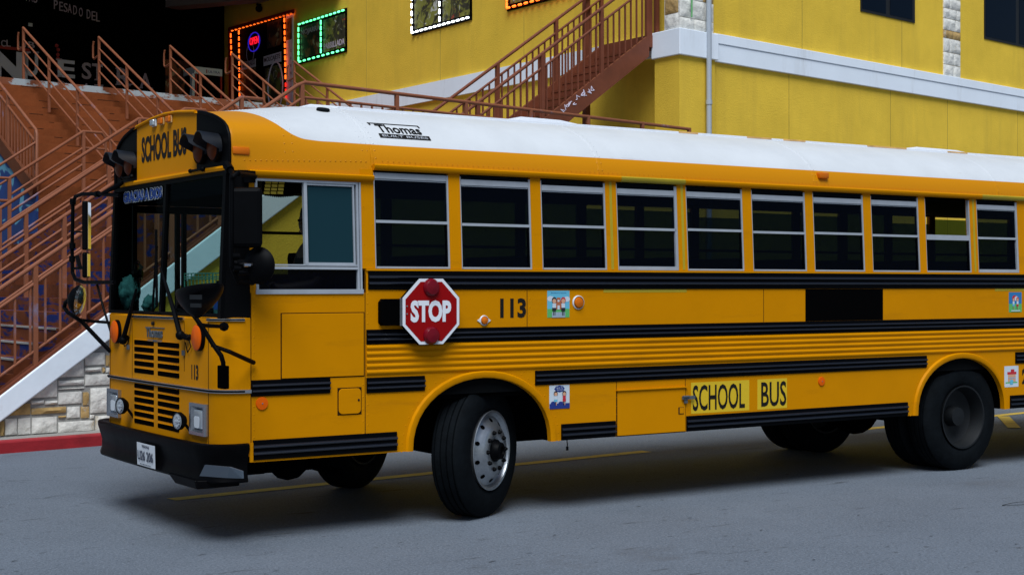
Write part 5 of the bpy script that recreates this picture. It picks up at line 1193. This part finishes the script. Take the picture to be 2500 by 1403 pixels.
for z_ in (1.47, 1.50, 1.60, 1.63): m.cyl((side(983, 760, -.09).x, -0.094, z_), Y, 0.007, 0.006, 8)
for q in ((993, 747), (993, 766)): c = side(*q, YS); m.cyl((c.x, YS - .004, c.z), Y, 0.006, 0.004, 8)
m.build('bolts', 'chrome', sa)
def stext(s, x0, y0, x1, y1, mt='ink', bold=0.02, yo=-0.0012, name='lettering', lsp=1.0):
    a = side(x0, y1); b = side(x1, y0); m = MB(); text(m, s, (a.x, yo, a.z), X, Z, side(x0, y0).z - a.z, b.x - a.x, bold, 0, 0.001, lsp); return m.build(name, mt, bus)
stext('113', 1221, 728, 1284, 776, bold=0.035)
for s, x0, x1, bx0, bx1 in (('SCHOOL', 1691, 1818, 1687, 1829), ('BUS', 1858, 1919, 1849, 1921)):
    a = side(bx0, 1001); b = side(bx1, 927); m = MB(); m.extr([(a.x, -0.001, a.z), (b.x, -0.001, side(bx1, 990 if s == 'BUS' else 992).z), (b.x, -0.001, b.z), (a.x, -0.001, side(bx0, 935).z)], Y * 0.002)
    zb = 0.722; zt_ = 0.932; m = MB(); m.box((a.x, -0.0012, 0.700), (b.x, 0, 0.955)); m.build('reflective_patch', 'sign_yellow', bus)
    m = MB(); text(m, s, (side(x0, 960).x, -0.0025, zb), X, Z, zt_ - zb, side(x1, 960).x - side(x0, 960).x, 0.012, 0, 0.001); m.build('lettering', 'ink', bus)
# roof maker mark, laid on the roof curve
def roof_text(s, px0, px1, z0, z1, mt, bold, lift=0.004, box=False):
    m = MB(); xa = side(px0, 330, 0.12).x; xb = side(px1, 345, 0.12).x
    if box: m.add([(xa, 0, z0), (xb, 0, z0), (xb, 0, z1), (xa, 0, z1)], [(0, 1, 2, 3)])
    else: text(m, s, (xa, 0, z0), X, Z, z1 - z0, xb - xa, bold, 0, 0.001)
    def roofy(z):
        for (a, za), (b, zb) in zip(PR[:NP // 2], PR[1:]):
            if za <= z <= zb: return a + (b - a) * (z - za) / (zb - za + 1e-9)
        return TY
    for v in m.v: zz = v.z; v.y = roofy(zz) - lift; v.z = zz + 0.002
    return m.build('lettering', mt, bus)
roof_text('Thomas', 934, 1040, 2.858, 2.925, 'ink', 0.02); roof_text('', 920, 1046, 2.930, 2.936, 'ink', 0, box=True); roof_text('', 921, 925, 2.915, 2.930, 'ink', 0, box=True); roof_text('', 1042, 1046, 2.915, 2.930, 'ink', 0, box=True)
roof_text('', 929, 1053, 2.815, 2.848, 'ink', 0, box=True); roof_text('BUILT BUSES', 936, 1047, 2.823, 2.840, 'white_paint', 0.01, lift=0.0065)
# side marker lamps
for (px, py, r_, base, nm) in ((1411, 738, 0.048, 'plate_white', 1), (1181, 782, 0.034, 'plate_white', 2), (639, 984, 0.045, 'orange_reflector', 0), (2005, 930, 0.040, 'orange_reflector', 0)):
    c = side(px, py); m = MB()
    if nm: m.lathe([(0, r_ * 1.15), (0.008, r_ * 1.12), (0.012, r_)], (c.x, -0.001, c.z), -Y, 24)
    else: m.lathe([(0, r_), (0.008, r_ * .95), (0.011, 0)], (c.x, -0.001, c.z), -Y, 24)
    if nm == 2: m.extr([(c.x - 0.06, -0.001, c.z), (c.x, -0.001, c.z - 0.04), (c.x + 0.06, -0.001, c.z), (c.x, -0.001, c.z + 0.04)], -Y * 0.006)
    o = m.build('side_lamp', base, bus, smooth=True, auto=30)
    m = MB()
    if nm: m.lathe([(0.010, r_ * .86), (0.02, r_ * .75), (0.026, r_ * .3), (0.027, 0)], (c.x, -0.001, c.z), -Y, 24); m.build('lens', 'amber', o, smooth=True)
    else: m.cyl((c.x, -0.0125, c.z), Y, 0.005, 0.003, 8); m.build('screw', 'chrome', o)
# school-themed stickers
def sticker(px0, py0, px1, py1, kind):
    a = side(px0, py1); b = side(px1, py0); w_ = b.x - a.x; h_ = b.z - a.z; y = -0.0015
    o = MB(); bgm = {0: 'sk_blue', 1: 'paper', 2: 'sk_deep', 3: 'paper'}[kind]; o.box((a.x, y, a.z), (b.x, 0, b.z)); so_ = o.build('sticker', bgm, bus)
    lay = [0]
    def rc(x0, z0, x1, z1, mt, nm='print'):
        lay[0] += 1; m = MB(); yy = y - 0.0003 * lay[0]; m.box((a.x + w_ * x0, yy, a.z + h_ * z0), (a.x + w_ * x1, yy + 0.0002, a.z + h_ * z1)); m.build(nm, mt, so_)
    def el(x, z, rx, rz, mt):
        lay[0] += 1; m = MB(); yy = y - 0.0003 * lay[0]; m.add([(a.x + w_ * (x + rx * math.cos(t * .3927)), yy, a.z + h_ * (z + rz * math.sin(t * .3927))) for t in range(16)], [tuple(range(16))]); m.build('print', mt, so_)
    def kid(x, hair, top, bot, s=1.0, zb=0.08):
        rc(x - .05 * s, zb, x - .015 * s, zb + .2 * s, 'sk_dark'); rc(x + .015 * s, zb, x + .05 * s, zb + .2 * s, 'sk_dark' if bot == 'sk_dark' else 'sk_skin')
        rc(x - .09 * s, zb + .17 * s, x + .09 * s, zb + .30 * s, bot); rc(x - .08 * s, zb + .28 * s, x + .08 * s, zb + .45 * s, top)
        el(x, zb + .56 * s, .11 * s, .12 * s, hair); el(x, zb + .53 * s, .085 * s, .085 * s, 'sk_skin')
    if kind == 0:
        rc(0, 0, 1, .32, 'sk_green'); el(.15, .70, .16, .1, 'paper'); el(.88, .68, .14, .1, 'paper'); rc(.28, .3, .72, .62, 'sk_brick'); rc(.42, .3, .58, .74, 'sk_brick'); el(.5, .62, .05, .04, 'paper'); rc(.45, .3, .55, .45, 'paper')
        rc(.2, 0, .8, .2, 'sk_grey'); kid(.30, 'sk_dark', 'paper', 'sk_dark', 1.0); kid(.70, 'sk_red', 'paper', 'sk_dark', 1.0)
        m = MB(); text(m, 'Goldberry Education School'[0:9] + ' School', (a.x + w_ * .15, y - .0004, a.z + h_ * .88), X, Z, h_ * .05, w_ * .7, 0.0, 0, 0.0002); m.build('print', 'sk_navy', so_)
    elif kind == 1:
        for t in range(8): el(.5 + .17 * math.cos(t * .785), .84 + .09 * math.sin(t * .785), .09, .05, 'sk_navy')
        el(.5, .84, .2, .1, 'sk_navy')
        for i, s in enumerate(('Back To', 'School')): m = MB(); text(m, s, (a.x + w_ * .35, y - .004, a.z + h_ * (.86 - i * .08)), X, Z, h_ * .05, w_ * .3, 0.0, 0, 0.0002); m.build('print', 'paper', so_)
        rc(0, 0, 1, .22, 'sk_navy'); el(.2, .25, .14, .07, 'sk_navy'); el(.55, .24, .12, .06, 'sk_navy')
        kid(.3, 'sk_dark', 'paper', 'sk_blue', .9, .14); kid(.72, 'sk_dark', 'sk_red', 'sk_red', .9, .14)
    elif kind == 2:
        rc(0, 0, 1, .42, 'sk_green'); el(.45, .72, .2, .13, 'sk_red'); el(.58, .68, .16, .12, 'paper'); kid(.35, 'sk_red', 'paper', 'sk_blue', .9, .15); kid(.65, 'sk_red', 'paper', 'sk_red', .9, .15); rc(.15, .05, .85, .1, 'paper')
    else:
        rc(.08, .18, .92, .24, 'sk_green'); rc(.25, .25, .8, .62, 'sk_skin'); rc(.2, .6, .85, .72, 'sk_red'); rc(.45, .7, .7, .84, 'sk_red'); rc(.3, .4, .75, .46, 'sk_grey'); el(.5, .28, .13, .08, 'sk_blue'); rc(.38, .12, .6, .2, 'sk_blue')
sticker(1336, 709, 1390, 775, 0); sticker(1341, 938, 1390, 998, 1); sticker(2463, 713, 2494, 762, 2); sticker(2452, 892, 2486, 945, 3)
m = MB(); a = side(2490, 945); text(m, '24', (a.x + 0.03, -0.002, 0.79), X, Z, 0.15, 0.2, 0.05, 0, 0.001); m.build('lettering', 'ink', bus)

# ------------------------------------------------------------------ mirrors and wipers
def F(px, py, x): return front(px, py, x)
mr = MB(); x_ = -0.02
mr.tube([F(292, 477, 0.02), F(240, 473, x_), F(200, 474, x_), F(184, 480, x_), F(178, 498, x_), F(177, 560, x_), F(176, 600, x_), F(177, 665, x_), F(184, 682, x_), F(205, 689, x_), F(279, 689, 0.0)], 0.016, 10)
for q in ((178, 492), (177, 600), (176, 632), (238, 474)): mr.cyl(F(*q, x_), Z if q[0] < 200 else Y, 0.026, 0.05, 12)
mr.tube([F(250, 472, x_), F(285, 455, x_ + 0.03), F(300, 446, 0.04)], [0.012, 0.022, 0.012], 8); mo = mr.build('mirror_arm', 'black', bus, smooth=True)
a = F(212, 492, -0.03); b = F(212, 612, -0.03)
m = MB(); ax = Vector((0.30, 0.95, 0)).normalized(); fn = Vector((0.95, -0.30, 0)).normalized()
# flat mirror: thin head turned toward the driver
cM = F(211, 551, 0.0); hz_ = (a.z - b.z) / 2
def mhead(mb, c, t_ax, hw, hh, th, m=0):
    n_ = t_ax.cross(Z); mb.frame(c, t_ax * hw, n_ * th, Z * hh, m)
tA = Vector((0.47, 0.88, 0)).normalized()
mhead(m, cM, tA, 0.085, hz_ * 1.0, 0.022); m.build('mirror_head', 'black', mo, bevel=0.012)
m = MB(); mhead(m, cM + tA.cross(Z) * 0.0245, tA, 0.062, hz_ * 0.95, 0.001); m.build('mirror_glass', 'mirror', mo)
m = MB(); cM2 = F(210, 647, 0.0); mhead(m, cM2, tA, 0.075, 0.105, 0.02); m.build('mirror_head', 'black', mo, bevel=0.015)
m = MB(); mhead(m, cM2 + tA.cross(Z) * 0.0225, tA, 0.062, 0.092, 0.001); m.build('mirror_glass', 'mirror', mo)
m = MB(); m.tube([F(177, 565, x_), F(204, 567, x_)], 0.008, 6); m.tube([F(182, 655, x_), F(204, 654, x_)], 0.012, 6); m.bar(F(188, 625, x_), F(196, 655, x_), 0.03, 0.02); m.build('mirror_clamp', 'black', mo)
# crossview mirror, far side
m = MB(); m.tube([F(236, 690, 0.0), F(252, 750, -0.02), F(272, 815, 0.0)], 0.010, 8)
m.tube([F(270, 858, 0.0), F(235, 822, -0.1), F(200, 785, -0.2), F(165, 762, -0.26), F(157, 750, -0.27), F(160, 738, -0.27), F(172, 728, -0.27)], 0.017, 8); m.tube([F(190, 780, -0.2), F(228, 784, -0.1), F(268, 787, 0.0)], 0.012, 8)
m.tube([F(172, 728, -0.27), F(176, 745, -0.27), F(184, 757, -0.27)], 0.014, 8); ca = m.build('crossview_arm', 'black', bus, smooth=True)
def dome(c, ax, r, root, sc=1.0):
    m = MB(); m.lathe([(-0.12 * sc, 0.0), (-0.115 * sc, 0.04), (-0.08 * sc, r * .7), (-0.03 * sc, r * .95), (0, r)], c, ax, 28); h_ = m.build('mirror_head', 'black', root, smooth=True)
    m = MB(); m.lathe([(0.0, r * .97), (0.03 * sc, r * .85), (0.05 * sc, r * .5), (0.055 * sc, 0)], c, ax, 28); m.build('mirror_glass', 'chrome', root, smooth=True)
dome(F(193, 732, -0.25), Vector((0.80, -0.55, -0.15)), 0.12, ca, 0.7)
# driver-side mirror
m = MB(); xm = 0.06
def S_(px, py, y): return side(px, py, y)
m.tube([S_(555, 408, 0.03), S_(567, 422, -0.06), S_(566, 436, -0.16), S_(572, 428, -0.2), S_(582, 424, -0.22), S_(618, 429, -0.05), S_(622, 432, 0.0)], 0.017, 10); m.tube([S_(566, 432, -0.16), S_(565, 560, -0.16), S_(566, 650, -0.16), S_(580, 688, -0.1), S_(618, 690, -0.01)], 0.017, 10)
m.tube([S_(553, 402, 0.04), S_(562, 415, -.02)], 0.03, 8); m.box(tuple(S_(600, 438, -0.02) - Vector((0.01, 0, 0.02))), tuple(S_(618, 418, 0.02))); do_ = m.build('mirror_arm', 'black', bus, smooth=True)
m = MB(); c1_ = S_(602, 531, -0.20); tB = Vector((0.80, -0.60, 0)).normalized(); hh = (S_(602, 456, -0.2).z - S_(602, 604, -0.2).z) / 2
mhead(m, c1_, tB, 0.105, hh, 0.030); m.build('mirror_head', 'black', do_, bevel=0.029)
m = MB(); mhead(m, c1_ - tB.cross(Z) * 0.033 * (1 if tB.cross(Z).x < 0 else -1), tB, 0.085, hh * .92, 0.001); m.build('mirror_glass', 'mirror', do_)
m = MB(); cD = S_(632, 648, -0.20); m.lathe([(-0.05, 0.0), (-0.045, 0.06), (-0.02, 0.11), (0.0, 0.125), (0.012, 0.12)], cD, Vector((0.85, 0.52, 0)), 32); m.tube([cD - Vector((0.04, 0, 0)), S_(604, 648, -0.18), S_(570, 640, -0.16)], 0.022, 8)
for q in ((600, 645), (586, 640), (578, 655), (590, 665), (575, 625)): m.cyl(S_(*q, -0.17), X, 0.02, 0.05, 10)
m.build('mirror_head', 'black', do_, smooth=True)
m = MB(); m.cyl(S_(604, 647, -0.20), X, 0.012, 0.05, 10); m.build('knob', 'chrome', do_)
# crossview arms near side with big black dome ahead of the windscreen
m = MB(); m.tube([F(446, 727, -0.36), F(436, 735, -0.34), F(434, 748, -0.32), F(450, 755, -0.30), F(470, 765, -0.26), F(495, 800, -0.2), F(520, 840, -0.14), F(540, 868, -0.11), F(545, 885, -0.10), F(545, 905, -0.09)], 0.016, 10)
m.tube([F(516, 842, -0.14), F(560, 858, -0.04), Vector((0.23, -0.03, side(620, 884).z))], [0.012, 0.014, 0.016], 8); m.tube([F(492, 793, -0.2), F(508, 795, -0.14), F(548, 797, 0.02)], 0.013, 8); m.tube([F(545, 797, 0.02), F(549, 797, 0.02)], 0.03, 8)
cn = m.build('crossview_arm', 'black', bus, smooth=True)
c = F(545, 920, -0.09); m = MB(); m.box((c.x - 0.02, c.y - 0.055, c.z - 0.075), (c.x + 0.02, c.y + 0.055, c.z + 0.075)); m.build('arm_foot', 'matte_black', cn, bevel=0.006)
cc_ = F(487, 722, -0.38); m = MB(); vs = []
n_ = 28; rows = [(0.045, 0.25, 0.12), (0.050, 0.245, 0.12), (0.035, 0.25, 0.125), (0.0, 0.23, 0.12), (-0.04, 0.19, 0.10), (-0.08, 0.12, 0.07), (-0.11, 0.04, 0.03)]
for dz_, ry, rx in rows:
    for i in range(n_): a = 2 * math.pi * i / n_; vs.append((cc_.x + rx * math.cos(a), cc_.y + ry * math.sin(a), cc_.z + dz_ - 0.03 * math.sin(a)))
m.add(vs, [(i * n_ + j, i * n_ + (j + 1) % n_, (i + 1) * n_ + (j + 1) % n_, (i + 1) * n_ + j) for i in range(len(rows) - 1) for j in range(n_)] + [tuple(range(n_)), tuple(range((len(rows) - 1) * n_, len(rows) * n_))]); m.build('mirror_head', 'bumper', cn, smooth=True, auto=50)
m = MB(); c = F(478, 725, -0.48); m.frame(c, Vector((0.004, 0, 0)), Y * 0.09, Z * 0.014); m.frame(c - Z * .05 - Y * .0, Vector((0.004, 0, 0)), Y * 0.08, Z * 0.012); m.build('mirror_clamp', 'rim_dark', cn)
# wipers
for pts, nm in (((F(300, 830, -0.05), F(311, 790, -0.04), F(333, 705, 0.0)), 1), ((F(440, 818, -0.05), F(425, 760, -0.03), F(393, 655, 0.02)), 2)):
    m = MB(); m.tube(pts, [0.02, 0.018, 0.010], 8); m.sph(pts[0], 0.035, 10); w_o = m.build('wiper', 'black', bus, smooth=True)
m = MB(); m.tube([F(440, 818, -0.05), F(460, 824, -0.02), F(466, 822, 0)], 0.022, 8); m.tube([F(298, 828, -0.05), F(312, 824, -0.02)], 0.022, 8); m.build('wiper_pivot', 'black', bus, smooth=True)
for top, bot in (((383, 600), (372, 760)), ((381, 560), (383, 745))):
    m = MB(); m.tube([F(*top, 0.03), F(*bot, 0.02)], 0.010, 6); m.build('wiper_blade', 'black', bus)
m = MB(); m.box((0.03, 1.19, 1.50), (0.05, 1.235, 1.545)); m.build('divider_clip', 'alu', bus)
for (px, py, d_) in ((310, 433, 1), (480, 415, 1)):
    c = F(px, py, 0.04); m = MB(); m.bar(c + Y * 0.13, c - Y * 0.11, 0.014); m.sph(c - Y * 0.11, 0.02, 8); m.sph(c + Y * 0.12, 0.016, 8); m.build('lamp_bracket', 'black', bus)
# ================================================================== DRIVER AND THINGS IN THE CAB
def skin_body(name, verts, edges, radii, mt, parent, sub=2):
    me = bpy.data.meshes.new(name); org = Vector(parent['_o']) if parent else Vector((0, 0, 0))
    me.from_pydata([tuple(Vector(v) - org) for v in verts], edges, []); o = bpy.data.objects.new(name, me); COL.objects.link(o)
    sk = o.modifiers.new('skin', 'SKIN'); lay = me.skin_vertices[0].data if me.skin_vertices else None
    if lay is None:
        bmx = bmesh.new(); bmx.from_mesh(me); bmx.verts.layers.skin.verify(); bmx.to_mesh(me); bmx.free(); lay = me.skin_vertices[0].data
    for i, r in enumerate(radii): lay[i].radius = (r, r) if not isinstance(r, tuple) else r; lay[i].use_root = (i == 0)
    ss = o.modifiers.new('sub', 'SUBSURF'); ss.levels = sub; ss.render_levels = sub
    dg = bpy.context.evaluated_depsgraph_get(); m2 = bpy.data.meshes.new_from_object(o.evaluated_get(dg)); o.modifiers.clear(); o.data = m2
    m2.materials.clear(); m2.materials.append(MATS[mt])
    for p_ in m2.polygons: p_.use_smooth = True
    o['_o'] = tuple(org)
    if parent: o.parent = parent
    return o
HX = -0.085; hx, hy = 1.005, 0.52      # head centre x, y
V = []; E_ = []; RR = []
def vv(p, r, par=None):
    V.append(Vector(p) + X * HX); RR.append(r)
    if par is not None: E_.append((par, len(V) - 1))
    return len(V) - 1
pel = vv((1.08, hy, 1.56), (0.16, 0.13)); wa_ = vv((1.07, hy, 1.72), (0.14, 0.11), pel); ch = vv((1.05, hy, 1.90), (0.17, 0.12), wa_); sh = vv((1.04, hy, 2.00), (0.13, 0.09), ch); nk = vv((1.03, hy, 2.08), 0.055, sh); h1 = vv((1.01, hy, 2.17), (0.078, 0.085), nk); h2 = vv((1.005, hy, 2.245), (0.085, 0.095), h1); h3 = vv((1.01, hy, 2.30), (0.06, 0.07), h2); ns_ = vv((0.915, hy, 2.195), 0.014, h1)
for s_ in (-1, 1):
    a = vv((1.03, hy + s_ * 0.18, 1.97), 0.065, sh); b = vv((0.97, hy + s_ * 0.22, 1.76), 0.05, a); c = vv((0.75, hy + s_ * 0.17 + 0.08, 1.73), 0.036, b); d_ = vv((0.70, hy + s_ * 0.17 + 0.09, 1.745), (0.030, 0.022), c)
    for k_, (dx, dz, r_) in enumerate(((-0.07, 0.02, .009), (-0.075, 0.0, .010), (-0.07, -0.02, .009), (-0.055, -0.035, .008))): f1 = vv((0.70 + dx * .55, hy + s_ * 0.17 + 0.09 + 0.012 * (k_ - 1.5), 1.745 + 0.022 + dz * .3), r_, d_); vv((0.70 + dx, hy + s_ * 0.17 + 0.09 + 0.012 * (k_ - 1.5), 1.745 + dz - 0.01), r_ * .85, f1)
    vv((0.70 - 0.02, hy + s_ * 0.17 + 0.09 - s_ * 0.03, 1.76), .010, d_)
    k1 = vv((0.95, hy + s_ * 0.10, 1.53), 0.085, pel); k2 = vv((0.68, hy + s_ * 0.14, 1.52), 0.06, k1); k3 = vv((0.62, hy + s_ * 0.14, 1.12), 0.045, k2); vv((0.52, hy + s_ * 0.14, 1.03), 0.035, k3)
per = thing('person', 'bus driver in dark shirt seated behind the open side window of the bus', 'person', (1.05, hy, 1.5))
skin_body('body', V, E_, RR, 'skin', per)
tv = [V[pel], V[wa_], V[ch], V[sh]]
V2 = [V[pel] + Z * -.02, V[wa_], V[ch], V[sh] + Z * 0.02]; E2 = [(0, 1), (1, 2), (2, 3)]; R2 = [(0.175, 0.145), (0.155, 0.125), (0.185, 0.135), (0.14, 0.10)]
for s_ in (-1, 1): V2 += [Vector((1.03 + HX, hy + s_ * 0.185, 1.975)), Vector((0.975 + HX, hy + s_ * 0.22, 1.78))]; n_0 = len(V2); E2 += [(3, n_0 - 2), (n_0 - 2, n_0 - 1)]; R2 += [0.08, 0.066]
skin_body('shirt', V2, E2, R2, 'shirt', per)
m = MB(); m.sph((1.035 + HX, hy, 2.268), 0.108, 16, sc=(1.0, 0.9, 0.95)); m.build('hair', 'hair', per, smooth=True)
m = MB(); m.sph((0.925 + HX, hy - .033, 2.225), 0.010, 8); m.sph((0.925 + HX, hy + .033, 2.225), 0.010, 8); m.build('eyes', 'ink', per)
m = MB(); m.bar((0.925 + HX, hy - .025, 2.145), (0.925 + HX, hy + .025, 2.145), 0.008); m.build('mouth', 'sk_brick', per)
# basket on the dash
g_ = 'things lying on the dashboard'
b = F(456, 700, 0.16); e = F(526, 700, 0.16); y0, y1 = e.y, b.y; z0 = 1.60; z1 = F(490, 666, 0.16).z
bk = thing('storage_basket', 'translucent green plastic basket standing on the dashboard', 'basket', (0.22, (y0 + y1) / 2, z0)); m = MB()
for k in range(9): y = y0 + (y1 - y0) * k / 8; m.box((0.14, y - .003, z0), (0.146, y + .003, z1)); m.box((0.30, y - .003, z0), (0.306, y + .003, z1))
for z in (z0, z0 + .03, z0 + .06, z1 - .045, z1 - .03, z1 - 0.006): m.box((0.138, y0, z), (0.148, y1, z + .006)); m.box((0.298, y0, z), (0.308, y1, z + .006)); m.box((0.138, y0, z), (0.308, y0 + .006, z + .006)); m.box((0.138, y1 - .006, z), (0.308, y1, z + .006))
m.box((0.14, y0, z0 - .004), (0.306, y1, z0)); m.build('wire_body', 'basket_green', bk)
m = MB(); m.box((0.15, y0 + .02, z0), (0.28, y1 - .1, z0 + .04)); m.build('contents', 'sk_green', bk)
m = MB(); m.box((0.10, y0 - 0.02, 1.51), (0.34, y1 + 0.02, z0 - 0.004)); tag(m.build('tray', 'interior', org=(0.2, y0, 1.52)), 'dark tray under the green basket on the dashboard', 'tray')
c = F(534, 690, 0.14); bo = thing('bottle', 'small blue-labelled bottle with black cap beside the basket', 'bottle', (0.14, c.y, 1.54)); m = MB(); m.lathe([(0, 0.0), (0, 0.035), (0.16, 0.035), (0.2, 0.014), (0.23, 0.014)], (0.14, c.y, 1.535), Z, 16); m.build('body', 'teal_cloth', bo, smooth=True)
m = MB(); m.lathe([(0.05, 0.036), (0.13, 0.036)], (0.14, c.y, 1.535), Z, 16); m.build('label', 'bottle_blue', bo); m = MB(); m.lathe([(0.232, 0.016), (0.25, 0.016), (0.25, 0)], (0.14, c.y, 1.535), Z, 12); m.build('cap', 'black', bo)
def crumple(c, rx, ry, rz, seed, name, mt, lab, cat):
    m = MB(); m.sph((0, 0, 0), 1, 40)
    for v in m.v:
        n_ = v.normalized() if v.length > 0 else Z; q = n_ * 2.2 + Vector((seed, 0, 0)); k = 1 + 0.35 * noise.noise(q) + 0.28 * (0.5 - abs(noise.noise(q * 2.3))) + 0.12 * noise.noise(q * 6)
        v.x = c.x + n_.x * rx * k; v.y = c.y + n_.y * ry * k; v.z = max(1.515, c.z + n_.z * rz * k)
    return tag(m.build(name, mt, smooth=True, auto=80, org=(c.x, c.y, 1.515)), lab, cat)
crumple(F(316, 712, 0.17), 0.07, 0.13, 0.11, 3, 'cloth_bag', 'teal_cloth', 'crumpled pale teal cloth bag at the left end of the dashboard', 'bag')
crumple(F(366, 742, 0.15), 0.05, 0.06, 0.06, 9, 'cloth_bundle', 'teal_cloth', 'small dim cloth bundle between the bag and the windscreen divider', 'cloth')
c = F(336, 668, 0.2); fn_ = thing('cab_fan', 'round black cab fan on a stem behind the left windscreen pane', 'fan', (0.2, c.y, 1.52)); m = MB(); axf = Vector((0.8, -0.55, 0)).normalized(); sdv = axf.cross(Z)
for r_ in (0.04, 0.08, 0.105): m.tube([c + sdv * math.cos(i * .35) * r_ + Z * math.sin(i * .35) * r_ for i in range(18)], 0.004, 6, closed=True)
for i in range(12): a = i * .5236; m.tube([c, c + sdv * math.cos(a) * .105 + Z * math.sin(a) * .105], 0.002, 5)
m.build('cage', 'black', fn_); m = MB(); m.tube([c, (c.x, c.y, 1.53)], 0.012, 8); m.cyl((c.x, c.y, 1.535), Z, 0.05, 0.02, 16); m.cyl(c, axf, 0.03, 0.08, 12); m.build('stem', 'black', fn_)
m = MB()
for k in range(4): a = k * 1.5708; p0 = c + axf * .01; m.add([p0, p0 + (sdv * math.cos(a) + Z * math.sin(a)) * .09, p0 + (sdv * math.cos(a + .9) + Z * math.sin(a + .9)) * .085 + axf * .02], [(0, 1, 2)])
m.build('blade', 'dull_steel', fn_)
# parked-lot details: a scrap of wire and a dry leaf by the kerb
m = MB(); c = ground(2480, 1231); m.tube([c + Vector((0.10 * math.cos(t * .5) * 1.6, 0.05 * math.sin(t * .5), 0.006 + .004 * math.sin(t))) for t in range(11)], 0.0018, 6); tag(m.build('wire_scrap', 'ink', org=c), 'thin dark loop of wire lying on the asphalt at the right edge', 'wire')
m = MB(); c = P(0.0, -0.55, 0); c = ground(200, 1087)
for k in range(5): m.add([c + Vector((k * .025, 0, 0.004)), c + Vector((k * .025 + .04, .02, 0.03)), c + Vector((k * .03 + .06, -.02, 0.015))], [(0, 1, 2)])
tag(m.build('dry_leaf', 'sk_brick', org=c), 'small dry brown leaf lying against the red kerb', 'leaf')
for o in bpy.data.objects:
    if '_o' in o: del o['_o']
